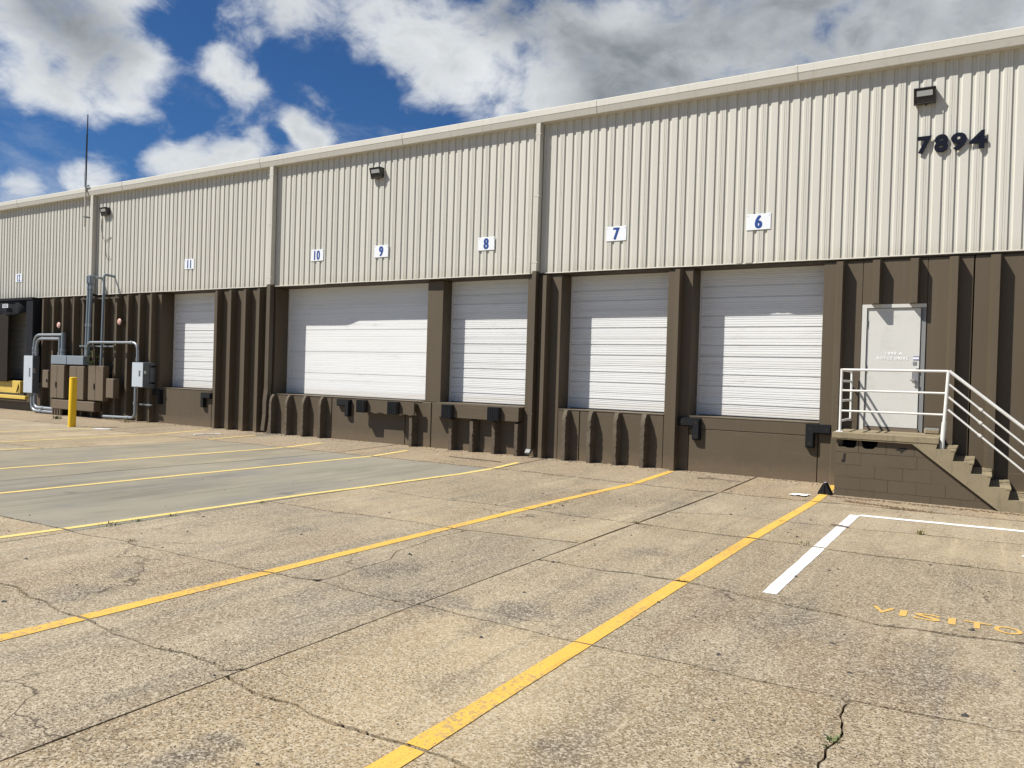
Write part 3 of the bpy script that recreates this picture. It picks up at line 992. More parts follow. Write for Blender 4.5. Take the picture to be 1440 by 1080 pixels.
# ------------------------------------------------------------------ sectional dock doors
def section_profile(h, fine):
    pts = []
    def groove(z, w, d):
        return [(0.0, z - w), (d, z - w * 0.4), (d, z + w * 0.4), (0.0, z + w)]
    if not fine:
        zs = [(0.22, 0.016, 0.030)]
        ridges = [0.052, 0.098, 0.145, 0.180, 0.278, 0.322, 0.392, 0.438, 0.480]
        items = [(z, w, d) for z, w, d in zs] + [(z, 0.008, 0.006) for z in ridges] + [(0.355, 0.011, 0.013)]
    else:
        items = [(h * k / 9.0, 0.005, 0.0022) for k in range(1, 9)]
    items.sort()
    pts.append((0.030 if not fine else 0.012, 0.0)); pts.append((0.030 if not fine else 0.012, 0.013 if not fine else 0.006)); pts.append((0.0, 0.017 if not fine else 0.010))
    for z, w, d in items:
        pts += groove(z, w, d)
    pts.append((0.0, h - 0.010)); pts.append((0.030 if not fine else 0.012, h - 0.006)); pts.append((0.030 if not fine else 0.012, h))
    return pts


def dock_door(num, x0, x1, fine=False, y=0.455, trim=True, label=None, z0=1.062, z1=3.90):
    d = bpy.data.objects.new('loading_door', None)
    d.location = ((x0 + x1) / 2, y, 1.05)
    COL.objects.link(d); d.parent = bld
    d['label'] = label
    ox, oy, oz = d.location
    n = 5
    h = (z1 - z0) / n
    mb = MB()
    mb.prism_x([(yy, zz) for yy, zz in section_profile(h, fine)], -(x1 - x0) / 2 + 0.045, (x1 - x0) / 2 - 0.002, closed=False)
    me = None
    for i in range(n):
        if me is None:
            s = mb.build('door_section', M['door'], d); me = s.data
        else:
            s = link('door_section', me, d)
        s.location = (0, 0.004, z0 + h * i - oz)
    rel = lambda mb: [setattr(mb, 'v', [(a - ox, b - oy, c - oz) for a, b, c in mb.v])]
    def jl(mb):
        mb.box(x0 + 0.002, x0 + 0.044, y - 0.025, y + 0.02, z0 - 0.02, z1); rel(mb)
    part('door_trim', 'rail', jl, d)
    def jr(mb):
        mb.box(x1 - 0.0, x1 + 0.03, y - 0.03, y + 0.02, z0 - 0.02, z1); rel(mb)
    def bs(mb):
        mb.box(x0 + 0.046, x1 - 0.002, y - 0.02, y + 0.03, 1.032, z0 - 0.001); rel(mb)
    part('bottom_seal', 'seal', bs, d)
    return d


dock_door(6, -4.83, -2.485, label='white ribbed dock door under the number 6')
dock_door(7, -7.65, -5.33, label='white ribbed dock door under the number 7')
dock_door(8, -10.78, -8.47, label='white ribbed dock door under the number 8')
dock_door(9, -16.19, -11.23, fine=True, label='wide smooth white dock door under the numbers 9 and 10')
dock_door(11, -21.08, -18.69, label='white ribbed dock door under the number 11')
dock_door(12, -31.2, -28.28, label='shaded dock door half hidden behind the black dock shelter')

wall_panel(-34, -31.21, ZB, ZT)
wall_panel(-31.2, -28.285, ZB, 0.90)
# sill lip strips: worn edges of the dock floor
for k, (a, b_) in openings.items():
    if k in (12,):
        continue
    part('dock_sill', 'sill', lambda mb: mb.box(a + 0.006, b_ - 0.006, -0.010 if k != 10 else -0.012, 0.50, SILL + 0.001, SILL + 0.016))

# steel edge plate at doors 8 and 9/10
def plate(mb):
    mb.box(-13.06, -11.29, -0.225, -0.185, 0.735, 1.03)
    for x in (-12.95, -12.62, -11.86, -11.42):
        mb.box(x - 0.06, x + 0.06, -0.186, 0.0, 0.88, 0.99)
part('dock_plate', 'wall', plate, label='steel bumper plate standing off the wall below door 9')
part('dock_plate', 'wall', lambda mb: mb.box(-10.745, -8.485, -0.215, -0.001, 0.735, 1.034), label='concrete bumper beam along the sill of door 8')

# ------------------------------------------------------------------ siding
P2 = 0.3752
prof = []       # (dx, y) over two pans, starting at a dark right-facing fold
def pan(o, seam):
    w = P2 / 2
    p = [(o + 0.0, -0.036), (o + 0.009, -0.012), (o + 0.054, -0.012), (o + 0.076, -0.036)]
    if seam:
        p += [(o + 0.118, -0.036), (o + 0.121, -0.030), (o + 0.124, -0.030), (o + 0.127, -0.036), (o + 0.150, -0.036), (o + 0.153, -0.031), (o + 0.156, -0.036)]
    return p
prof = pan(0, False) + pan(P2 / 2, True)
SH0, SH1 = 3.905, 7.16
per_sheet = 2
sheet_w = P2 * per_sheet
pts = []
for i in range(per_sheet):
    pts += [(x + P2 * i, y) for x, y in prof]
pts.append((sheet_w, -0.036))
mb = MB()
v = [(x, y, SH0) for x, y in pts] + [(x, y, SH1) for x, y in pts]
n = len(pts)
mb.add(v, [(i, i + 1, n + i + 1, n + i) for i in range(n - 1)])
X0 = -1.295 - sheet_w * 58
sheet_me = None
k = 0
rs = random.Random(3)
while X0 + sheet_w * k < 8.0:
    x = X0 + sheet_w * k
    k += 1
    if x < -36:
        continue
    if sheet_me is None:
        s = mb.build('siding_sheet', M['siding'], bld); sheet_me = s.data
    else:
        s = link('siding_sheet', sheet_me, bld)
    s.location = (x, rs.uniform(-0.0015, 0.0015), 0)

# bent flashing along the foot of the siding
def flashing(x0, x1):
    mb = MB()
    n = max(4, int((x1 - x0) / 0.12))
    rows = []
    for i in range(n + 1):
        x = x0 + (x1 - x0) * i / n
        w = mnoise.noise(Vector((x * 1.1, 2.2, 0))) * 0.007
        out_ = 0.0
        if -16.3 < x < -14.2:                       # kicked-out length over door 10
            out_ = 0.055 * min(1, max(0, (-14.2 - x) / 0.45))
        if -12.9 < x < -11.3:
            out_ = -0.004
        if -9.6 < x < -8.5:
            out_ = 0.02 * (x + 9.6) / 1.1
        if -3.95 < x < -3.65:
            out_ = -0.02
        yf = -0.042 - out_ + w * 0.4
        zf = 3.898 - (0.012 if out_ > 0.02 else 0) + w
        rows.append([(x, -0.002, zf + 0.018), (x, yf, zf + 0.012), (x, yf - 0.003, zf - 0.003), (x, yf + 0.006, zf - 0.010), (x, -0.002, zf - 0.004)])
    v = [p for r in rows for p in r]
    f = []
    for i in range(n):
        for q in range(4):
            f.append((i * 5 + q, i * 5 + q + 1, i * 5 + 6 + q, i * 5 + 5 + q))
    mb.add(v, f)
    return mb.build('flashing', M['cream'], bld, True)
for a, b_ in ((-34.0, -24.75), (-24.35, -16.55), (-16.15, -8.40), (-8.05, 8.0)):
    flashing(a, b_)

# eave gutter in lengths
GP = [(0.04, 7.335), (-0.215, 7.312), (-0.225, 7.30), (-0.225, 7.178), (-0.219, 7.168), (-0.188, 7.052), (-0.180, 7.045), (-0.03, 7.045), (0.04, 7.06)]
gx = [-36, -29.0, -22.9, -16.75, -11.9, -6.9, -3.02, 2.2, 8.0]
for a, b_ in zip(gx, gx[1:]):
    part('gutter', 'gutter', lambda mb: mb.prism_x(GP, a + 0.003, b_ - 0.003))
    part('gutter_joint', 'gutter', lambda mb: mb.prism_x([(y - 0.006 if y < 0 else y, z + (0.004 if z > 7.3 else -0.004 if z < 7.06 else 0)) for y, z in GP], b_ - 0.02, b_ + 0.02))
# roof, ends and back
part('roof', 'roof', lambda mb: mb.prism_x([(0.03, 7.30), (20, 8.1), (40, 7.30), (40, 7.22), (20, 8.02), (0.03, 7.22)], -45, 8.0))
part('end_wall', 'cream', lambda mb: mb.box(7.9, 8.0, 0.7, 40, -0.1, 7.2))
part('back_wall', 'cream', lambda mb: mb.box(-45, 8.0, 39.9, 40, -0.1, 7.2))

# downspouts: cream above, brown below
def downspout(xc, low_pts=None, label=None, w=0.105, z_low=0.16, kick=True):
    d = bpy.data.objects.new('downspout', None)
    COL.objects.link(d); d.parent = bld
    if label: d['label'] = label
    def up(mb):
        mb.bbox(xc - w / 2, xc + w / 2, -0.185, -0.04, 3.93, 7.06, 0.006)
        for z in (4.1, 5.5, 6.8):
            mb.box(xc - w / 2 - 0.012, xc + w / 2 + 0.012, -0.188, -0.04, z, z + 0.03)
    part('upper_pipe', 'cream', up, d)
    if low_pts is None:
        def lo(mb):
            mb.bbox(xc - w / 2, xc + w / 2, -0.185, -0.04, z_low, 3.925, 0.006)
            for z in (0.9, 2.4):
                mb.box(xc - w / 2 - 0.012, xc + w / 2 + 0.012, -0.188, -0.03, z, z + 0.03)
        part('lower_pipe', 'brown_metal', lo, d)
        if kick:
            def el(mb):
                mb.prism_x([(-0.185, z_low + 0.01), (-0.25, z_low - 0.06), (-0.21, z_low - 0.10), (-0.05, z_low + 0.0)], xc - w / 2 - 0.01, xc + w / 2 - 0.005)
            part('outlet', 'frame_grey', el, d)
    else:
        mb = MB()
        rows = []
        for (x, y, z, ww, dd) in low_pts:
            rows.append([(x - ww / 2, y - dd / 2, z), (x + ww / 2, y - dd / 2, z), (x + ww / 2, y + dd / 2, z), (x - ww / 2, y + dd / 2, z)])
        v = [p for r in rows for p in r]
        f = [(0, 1, 2, 3), tuple(len(v) - 4 + q for q in (3, 2, 1, 0))]
        for i in range(len(rows) - 1):
            for q in range(4):
                f.append((i * 4 + q, i * 4 + (q + 1) % 4, i * 4 + 4 + (q + 1) % 4, i * 4 + 4 + q))
        mb.add(v, f)
        mb.build('lower_pipe', M['brown_metal'], d)
    return d


downspout(-8.225, label='straight downspout between doors 8 and 7')
downspout(-16.30, [(-16.30, -0.11, 3.925, 0.13, 0.14), (-16.30, -0.11, 1.35, 0.13, 0.14), (-16.31, -0.12, 1.15, 0.15, 0.10), (-16.33, -0.13, 0.85, 0.14, 0.12), (-16.33, -0.13, 0.5, 0.13, 0.12), (-16.345, -0.155, 0.20, 0.13, 0.11), (-16.35, -0.17, 0.06, 0.13, 0.11)],
          'downspout with a crushed and bent brown foot left of door 10', 0.14)
downspout(-24.52, label='downspout behind the service pipes', w=0.14, kick=False)

# ------------------------------------------------------------------ entrance door
ed = bpy.data.objects.new('entrance_door', None)
COL.objects.link(ed); ed.parent = bld
ed['label'] = 'off white metal entrance door at the top of the concrete stairs'
part('door_leaf', 'mandoor', lambda mb: mb.bbox(-1.765, -0.955, 0.012, 0.06, 1.035, 3.035, 0.004), ed)
part('door_frame', 'mandoor', lambda mb: (mb.box(-1.845, -1.772, -0.016, 0.16, 0.975, 3.102), mb.box(-1.772, -0.875, -0.016, 0.16, 3.042, 3.102)), ed)
part('door_frame', 'frame_grey', lambda mb: (mb.box(-0.948, -0.918, 0.03, 0.16, 0.975, 3.040), mb.box(-0.917, -0.876, -0.016, 0.16, 0.975, 3.040)), ed, label='worn grey right side of the frame')
part('threshold', 'wood', lambda mb: mb.box(-1.772, -0.94, -0.03, 0.2, 0.957, 1.026), ed)
for z in (1.45, 2.02, 2.78):
    part('hinge', 'frame_grey', lambda mb: (mb.tube([(-1.768, -0.004, z - 0.055), (-1.768, -0.004, z + 0.055)], 0.011, 8), mb.box(-1.764, -1.742, 0.005, 0.013, z - 0.055, z + 0.055)), ed)
part('lock_plate', 'steel', lambda mb: (mb.bbox(-1.058, -0.962, 0.002, 0.014, 1.80, 1.985, 0.003), mb.box(-0.998, -0.960, -0.012, 0.012, 1.985, 2.035)), ed)
part('door_handle', 'steel', lambda mb: (mb.tube([(-1.012, 0.01, 1.835), (-1.012, -0.05, 1.835)], 0.018, 10), mb.tube(bend([(-1.012, -0.05, 1.835), (-1.075, -0.052, 1.835)], 0.02), 0.013, 8), mb.tube([(-0.995, 0.01, 1.79), (-0.995, -0.012, 1.79)], 0.025, 12)), ed, True)
part('reader_plate', 'frame_grey', lambda mb: mb.bbox(-1.052, -0.992, 0.004, 0.012, 2.085, 2.145, 0.006), ed)
part('sticker', 'sign', lambda mb: mb.box(-1.048, -0.964, 0.0085, 0.0115, 2.17, 2.235), ed)
part('sticker_print', 'purple', lambda mb: (mb.box(-1.048, -0.964, 0.0065, 0.008, 2.168, 2.185), mb.box(-1.048, -0.964, 0.0065, 0.008, 2.22, 2.236)), ed)
part('worn_patch', 'mandoor', lambda mb: mb.box(-1.46, -1.27, 0.0112, 0.0119, 2.36, 2.50), ed)
for txt, z, w in (('7898 A', 2.275, 0.265), ('ROYCE DRIVE', 2.195, 0.475)):
    me = textmesh(txt, 0.07, 0.0015, sx=1.0, spacing=1.25)
    vx = [v.co.x for v in me.vertices]
    s_ = w / (max(vx) - min(vx))
    for v_ in me.vertices:
        v_.co.x *= s_; v_.co.z *= 0.95
    me = embolden(me, 0.0022, 0.0022)
    me.materials.append(M['white_print'])
    o = link('door_lettering', me, ed)
    o.location = (-1.36 if 'R' in txt and 'DRIVE' in txt else -1.345, 0.0080, z)

# ------------------------------------------------------------------ number signs over the doors
signs = [('6', -3.86, -3.425, 4.645), ('7', -6.68, -6.225, 4.62), ('8', -9.785, -9.365, 4.61), ('9', -12.83, -12.38, 4.615), ('10', -14.96, -14.52, 4.635), ('11', -20.06, -19.62, 4.655), ('12', -29.39, -28.96, 4.615)]
for t, xa, xb_, zc in signs:
    w = 0.435
    xc = (xa + xb_) / 2 * 0.997
    sg = thing('door_number_sign', 'white rectangular sign with the blue number %s on the cream siding' % {'6': 'six', '7': 'seven', '8': 'eight', '9': 'nine', '10': 'ten', '11': 'eleven', '12': 'twelve'}[t], 'sign', 'blue door numbers on white signs', (xc, -0.037, zc))
    part('sign_plate', 'sign', lambda mb: mb.bbox(-w / 2, w / 2, -0.012, 0.0, -0.145, 0.145, 0.003), sg)
    me = textmesh(t, 0.30, 0.0, sx=0.74 if len(t) == 1 else 0.66, spacing=1.15)
    vz = [v.co.z for v in me.vertices]
    s_ = 0.232 / (max(vz) - min(vz))
    for v_ in me.vertices:
        v_.co.x *= s_; v_.co.z *= s_
    me = embolden(me, 0.016 if len(t) == 1 else 0.0115, 0.006)
    me.materials.append(M['sign_blue'])
    o = link('numeral', me, sg); o.location = (0, -0.0150, 0)
    for sx_ in (-1, 1):
        part('screw', 'steel', lambda mb: mb.tube([(sx_ * 0.19, -0.011, 0.11), (sx_ * 0.19, -0.016, 0.11)], 0.007, 6), sg)

# house number 7894
hn = thing('house_number', 'large raised navy numerals 7894 on the siding under the right lamp', 'house number', None, (-0.6, -0.068, 5.69))
for ch, xa, xb_, zc in (('7', -1.09, -0.895, 5.695), ('8', -0.845, -0.655, 5.695), ('9', -0.605, -0.395, 5.69), ('4', -0.345, -0.115, 5.69)):
    me = textmesh(ch, 0.34, 0.0125, 0.014)
    vx = [v.co.x for v in me.vertices]; vz = [v.co.z for v in me.vertices]
    sx_ = (xb_ - xa) * 1.06 / (max(vx) - min(vx)); sz_ = 0.288 / (max(vz) - min(vz))
    for v_ in me.vertices:
        v_.co.x *= sx_; v_.co.z *= sz_
    me.materials.append(M['navy'])
    o = link('numeral', me, hn)
    o.location = ((xa + xb_) / 2 * 0.994 + 0.6, 0.0, zc - 5.69)

# wall lamps
def wall_lamp(x, z, label, tilt=0.0, w=0.32):
    d = thing('wall_lamp', label, 'wall lamp', 'wall pack lamps on the siding', (x, -0.035, z))
    def body(mb):
        mb.prism_x([(0.0, -0.10), (0.0, 0.115), (-0.135, 0.115), (-0.150, 0.105), (-0.150, 0.085), (-0.075, -0.115), (-0.045, -0.12)], -w / 2 + 0.012, w / 2 - 0.012)
    part('housing', 'dark_metal', body, d)
    part('visor', 'dark_metal', lambda mb: (mb.prism_x([(-0.02, 0.117), (-0.165, 0.117), (-0.165, 0.10), (-0.02, 0.10)], -w / 2, w / 2),
                                              mb.prism_x([(-0.165, 0.117), (-0.085, -0.115), (-0.06, -0.12), (0.0, -0.05), (0.0, 0.117)], -w / 2, -w / 2 + 0.018),
                                              mb.prism_x([(-0.165, 0.117), (-0.085, -0.115), (-0.06, -0.12), (0.0, -0.05), (0.0, 0.117)], w / 2 - 0.018, w / 2),
                                              mb.prism_x([(-0.105, -0.125), (-0.068, -0.10), (-0.052, -0.12), (-0.07, -0.135)], -w / 2, w / 2)), d)
    part('lens', 'lens', lambda mb: mb.prism_x([(-0.1495, 0.070), (-0.139, 0.070), (-0.1135, -0.010), (-0.1235, -0.010)], -w / 2 + 0.045, w / 2 - 0.045), d)
    part('photocell', 'dark_metal', lambda mb: mb.tube([(0.02, -0.05, -0.118), (0.02, -0.05, -0.145)], 0.018, 8), d)
    return d
wall_lamp(-1.003, 6.487, 'dark wall lamp above the numerals 7894')
wall_lamp(-12.72, 6.50, 'dark wall lamp high above the sign 9', w=0.34)
wall_lamp(-23.92, 6.50, 'dark wall lamp beside the left seam near the antenna', w=0.34)

# ------------------------------------------------------------------ dock bumpers
def bump_l(x, z, label, mirror=False, grey=False):
    """moulded L-shaped bumper; x is the outer corner, arm runs away from the door"""
    d = thing('dock_bumper', label, 'dock bumper', 'rubber bumpers under the dock doors', (x, -0.003, z))
    s = 1 if mirror else -1
    def body(mb):
        o = [(0, 0), (0, -0.415), (0.005 * 0 + s * 0.15, -0.415), (s * 0.15, -0.165), (s * 0.43, -0.165), (s * 0.43, 0)]
        bm = bmesh.new()
        vs = [bm.verts.new((px, 0, pz)) for px, pz in o]
        fa = bm.faces.new(vs)
        r = bmesh.ops.extrude_face_region(bm, geom=[fa])
        for g_ in r['geom']:
            if isinstance(g_, bmesh.types.BMVert):
                g_.co.y -= 0.10
        bmesh.ops.recalc_face_normals(bm, faces=bm.faces)
        bmesh.ops.bevel(bm, geom=[e for e in bm.edges if all(vv.co.y < -0.05 for vv in e.verts)], offset=0.022, segments=2, affect='EDGES')
        mb.bm(bm)
    part('bumper_body', 'rubber', body, d)
    for px, pz in ((s * 0.08, -0.085), (s * 0.35, -0.085), (s * 0.075, -0.335)):
        part('bolt_hole', 'void', lambda mb: (mb.tube([(px, -0.096, pz), (px, -0.1015, pz)], 0.026, 10)), d)
    return d
bump_l(-4.585, 1.015, 'black L shaped bumper under the left corner of door six')
bump_l(-2.69, 1.02, 'black L shaped bumper under the right corner of door six beside the stairs', True)
bump_l(-20.90, 0.975, 'small distant L shaped bumper under the left corner of the narrow door eleven')
bump_l(-19.07, 0.97, 'small distant L shaped bumper under the right corner of the narrow door eleven', True)
bump_l(-13.42, 1.0, 'worn grey and black L shaped bumper below the left part of door 10')

def bump_b(xa, xb_, label, y=-0.226):
    d = thing('dock_bumper', label, 'dock bumper', 'rubber bumpers under the dock doors', ((xa + xb_) / 2, y, 0.87))
    w = xb_ - xa
    n = 10
    for i in range(n):
        a = -w / 2 + w * i / n
        part('rubber_ply', 'rubber', lambda mb: mb.bbox(a + 0.001, a + w / n - 0.001, -0.11 + 0.006 * (i % 2), 0.0, -0.15, 0.15, 0.004), d)
    for a in (-w / 2 - 0.012, w / 2 + 0.002):
        part('bumper_angle', 'dark_metal', lambda mb: (mb.box(a, a + 0.010, -0.09, 0.0, -0.15, 0.15)), d)
bump_b(-12.97, -12.71, 'black ply bumper on the plate below the middle of door 9')
bump_b(-12.0, -11.72, 'black ply bumper on the plate below the right end of door 9')
bump_b(-10.44, -10.18, 'black ply bumper on the beam below the left end of door 8', -0.216)
bump_b(-9.21, -8.93, 'black ply bumper on the beam below the right end of door 8', -0.216)

# ------------------------------------------------------------------ concrete stairs
st = thing('concrete_stairs', 'weathered concrete stairs with landing on a brown block wall', 'stairs', None, (-1.3, -0.64, 0))
YF = -1.27
org = Vector((-1.3, -0.64, 0))
def rel_(mb):
    mb.v = [(a - org.x, b - org.y, c - org.z) for a, b, c in mb.v]
noses = [(-0.58, 0.971), (-0.36, 0.808), (-0.125, 0.642), (0.105, 0.476), (0.345, 0.310), (0.58, 0.142)]
def flight(mb):
    # sawtooth outline with the sloping soffit
    o = [(-2.05, 0.971), (-0.58, 0.971)]
    for (xa, za), (xb_, zb) in zip(noses, noses[1:]):
        o += [(xa - 0.028, zb + 0.0), (xb_, zb)]
    o += [(0.58, -0.10), (0.30, -0.10), (-0.93, 0.858), (-2.05, 0.865)]
    mb.prism_y(o, YF, -0.012)
    rel_(mb)
fl = part('stair_flight', 'stair', flight, st)
# dark filler behind the block facing; the hollow's shade is in its colour
part('hollow_shade_fill', 'void', lambda mb: (mb.prism_y([(-1.96, -0.1), (0.12, -0.1), (-0.98, 0.80), (-1.96, 0.80)], -0.98, -0.10), rel_(mb)), st)
YW = -1.215
zc = [-0.10, 0.078, 0.273, 0.468, 0.662, 0.862]
def xsoff(z):      # soffit line x at height z
    return -0.93 + (0.858 - z) * (0.30 + 0.93) / (0.858 + 0.10) - 0.012
blocks = 0
broken = {(4, 0): [(0, 0), (1, 0), (1, 1), (0.93, 1), (0.88, 0.50), (0.80, 0.36), (0.52, 0.34), (0.40, 0.42), (0.16, 0.40), (0.08, 0.52), (0.0, 0.50)],
          (4, 1): [(0, 0), (1, 0), (1, 1), (0.72, 1), (0.66, 0.62), (0.52, 0.36), (0.24, 0.34), (0.14, 0.46), (0.07, 1.0), (0, 1)],
          }
for ci in range(5):
    z0, z1 = zc[ci] + 0.0028, zc[ci + 1] - 0.0028
    off = 0.0 if ci % 2 == 0 else -0.195
    x = -2.018
    first = True
    bi = 0
    edges = [-2.018]
    e = -2.018 + (0.38 if ci % 2 == 1 else 0.19 if ci < 4 else 0.34)
    while e < 0.35:
        edges.append(e); e += 0.39
    for xa, xb_ in zip(edges, edges[1:] + [edges[-1] + 0.39]):
        x0, x1 = xa + 0.0028, xb_ - 0.0028
        r0, r1 = xsoff(z0), xsoff(z1)
        if x0 > r0 - 0.05:
            continue
        jy = random.uniform(-0.002, 0.002)
        if (ci, bi) in broken:
            o = [(x0 + (x1 - x0) * u, z0 + (z1 - z0) * w_) for u, w_ in broken[(ci, bi)]]
        elif x1 <= r1:
            o = [(x0, z0), (x1, z0), (x1, z1), (x0, z1)]
        elif x1 <= r0:
            t = z0 + (z1 - z0) * (r0 - x1) / max(1e-6, (r0 - r1))
            o = [(x0, z0), (x1, z0), (x1, t)] + ([(r1, z1), (x0, z1)] if r1 > x0 else [(x0, z0 + (z1 - z0) * (r0 - x0) / (r0 - r1))])
        else:
            o = [(x0, z0), (r0, z0)] + ([(r1, z1), (x0, z1)] if r1 > x0 else [(x0, z0 + (z1 - z0) * (r0 - x0) / (r0 - r1))])
        part('concrete_block', 'block', lambda mb: (mb.prism_y(o, YW + jy, YW + 0.09), rel_(mb)), st)
        bi += 1
part('mortar', 'block', lambda mb: (mb.prism_y([(-2.0, -0.1), (xsoff(-0.1), -0.1), (xsoff(0.66), 0.662), (-2.0, 0.662)], YW + 0.0025, YW + 0.085), rel_(mb)), st)
part('mortar', 'block', lambda mb: (mb.prism_y([(-1.25, 0.662), (xsoff(0.662), 0.662), (xsoff(0.84), 0.845), (-1.25, 0.845)], YW + 0.0025, YW + 0.085), rel_(mb)), st)
part('side_wall', 'block', lambda mb: (mb.box(-2.018, -1.93, YW + 0.092, -0.02, -0.1, 0.864), rel_(mb)), st)
# narrow broken slot and chipped corner: flat dark pieces coloured as the holes' shade
part('broken_slot_shade', 'void', lambda mb: (mb.prism_y([(-1.915, 0.50), (-1.868, 0.505), (-1.862, 0.645), (-1.895, 0.640), (-1.90, 0.56), (-1.925, 0.53)], YW - 0.0035, YW + 0.02), rel_(mb)), st)
part('spall_shade', 'void', lambda mb: (mb.prism_y([(-1.16, 0.745), (-1.10, 0.785), (-1.02, 0.79), (-0.99, 0.77), (-1.03, 0.745), (-1.08, 0.70), (-1.09, 0.73)], YW - 0.0035, YW + 0.02), rel_(mb)), st)
# timber strip joints on worn treads
for (xa, za), (xb_, zb) in zip(noses, noses[1:]):
    part('tread_edge', 'stair', lambda mb: (mb.bbox(xb_ - 0.06, xb_ + 0.012, YF - 0.006, -0.02, zb - 0.03, zb + 0.006, 0.006), rel_(mb)), st)
part('landing_edge', 'stair', lambda mb: (mb.bbox(-2.062, -0.572, YF - 0.010, YF + 0.25, 0.878, 0.976, 0.008), rel_(mb)), st)

# railing
rl = thing('stair_railing', 'white painted pipe railing around the landing and down the stairs', 'railing', None, (-1.96, -1.2, 0.971))
ro = Vector((-1.96, -1.2, 0.971))
def tube_part(name, pts, r, mat='rail', seg=10, parent=rl):
    def fn(mb):
        mb.tube(pts, r, seg); mb.v = [(a - ro.x, b - ro.y, c - ro.z) for a, b, c in mb.v]
    return part(name, mat, fn, parent, True)
yr = -1.2
tube_part('post', [(-1.963, yr, 0.972), (-1.963, yr, 1.978)], 0.021)
tube_part('post', [(-0.535, yr, 0.79), (-0.483, yr, 1.985)], 0.025)
tube_part('post_sleeve', [(-0.538, yr - 0.002, 0.79), (-0.517, yr - 0.002, 1.21)], 0.034)
tube_part('rail', bend([(-1.963, yr, 1.962), (-0.487, yr, 1.968)], 0.05), 0.020)
tube_part('rail', [(-1.963, yr, 1.634), (-0.50, yr, 1.640)], 0.0165)
tube_part('rail', [(-1.963, yr, 1.312), (-0.515, yr, 1.318)], 0.0165)
for z in (1.955, 1.785, 1.470, 1.148):
    tube_part('side_rail', [(-1.963, yr, z), (-1.963, -0.11, z)], 0.019)
tube_part('side_post', [(-1.963, -0.11, 1.12), (-1.963, -0.11, 1.97)], 0.020)
tube_part('side_bracket', [(-1.963, -0.11, 1.70), (-1.963, 0.0, 1.70)], 0.016)
sl = (1.198 - 1.976) / (0.481 + 0.457)
for i, (z0, r) in enumerate(((1.972, 0.025), (1.778, 0.0155), (1.587, 0.0155), (1.398, 0.0155))):
    s_ = sl if i == 0 else -0.862
    xe = 1.10
    tube_part('stair_rail', [(-0.475, yr, z0), (xe, yr, z0 + s_ * (xe + 0.475))], r)
    if i:
        xk = -0.058
        zk = z0 + s_ * (xk + 0.475)
        tube_part('coupling', [(xk - 0.016, yr, zk + 0.014), (xk + 0.016, yr, zk - 0.014)], 0.025)
for px, pz in ((-1.963, 0.9765), (1.08, -0.028)):
    part('base_plate', 'rail', lambda mb: (mb.bbox(px - 0.055, px + 0.055, yr - 0.055, yr + 0.055, pz, pz + 0.01, 0.003), [mb.tube([(px + a * 0.04, yr + b * 0.04, pz + 0.01), (px + a * 0.04, yr + b * 0.04, pz + 0.022)], 0.008, 6) for a in (-1, 1) for b in (-1, 1)], setattr(mb, 'v', [(a - ro.x, b - ro.y, c - ro.z) for a, b, c in mb.v])), rl)
tube_part('post', [(1.08, yr, -0.03), (1.08, yr, 0.80)], 0.025)

# loose block on the landing
cb = thing('paving_block', 'loose grey concrete block lying at the end of the landing', 'block', None, (-0.727, -0.20, 0.971))
cb.rotation_euler = (0, 0, 0.10)
part('block_body', 'stair', lambda mb: mb.bbox(-0.11, 0.11, -0.10, 0.10, 0.0, 0.085, 0.02), cb)
part('block_top', 'frame_grey', lambda mb: mb.bbox(-0.105, 0.105, -0.095, 0.095, 0.062, 0.093, 0.012), cb)

# wheel chock
p = og(-2.11, -1.56)
wc = thing('wheel_chock', 'black rubber wheel chock standing on the end of the yellow line', 'wheel chock', None, tuple(p))
def chock(mb):
    o = [(-0.098, 0.0), (0.098, 0.0), (0.100, 0.022), (0.030, 0.165), (0.018, 0.178), (-0.016, 0.178), (-0.028, 0.165), (-0.100, 0.022)]
    bm = bmesh.new()
    vs = [bm.verts.new((x, 0.0, z)) for x, z in o]
    fa = bm.faces.new(vs)
    r = bmesh.ops.extrude_face_region(bm, geom=[fa])
    for g_ in r['geom']:
        if isinstance(g_, bmesh.types.BMVert):
            g_.co.y += 0.20
    bmesh.ops.recalc_face_normals(bm, faces=bm.faces)
    bmesh.ops.bevel(bm, geom=[e for e in bm.edges], offset=0.007, segments=1, affect='EDGES')
    mb.bm(bm)
part('chock_body', 'rubber', chock, wc)
part('chock_rib', 'rubber', lambda mb: mb.bbox(-0.010, 0.010, -0.012, 0.01, 0.01, 0.150, 0.004), wc)
part('rope_eye', 'galv', lambda mb: mb.tube([(0.0 + 0.02 * math.cos(a), 0.1 + 0.02 * math.sin(a), 0.186) for a in [2 * PI * i / 12 for i in range(13)]], 0.004, 6), wc)

# bollard
p = og(-20.73, -2.79)
bo = thing('bollard', 'bright yellow steel bollard in front of the electrical cabinets', 'bollard', None, tuple(p))
bo.rotation_euler = (0, math.radians(1.0), 0)
def bol(mb):
    r = 0.097
    pts = [(0, 0, -0.03), (0, 0, 1.335), (0, 0, 1.352), (0, 0, 1.360)]
    mb.tube(pts, [r, r, r * 0.93, r * 0.6], 20)
part('bollard_pipe', 'bollard', bol, bo, True)
part('bollard_collar', 'bollard', lambda mb: mb.tube([(0, 0, 1.318), (0, 0, 1.332)], 0.0995, 20), bo, True)

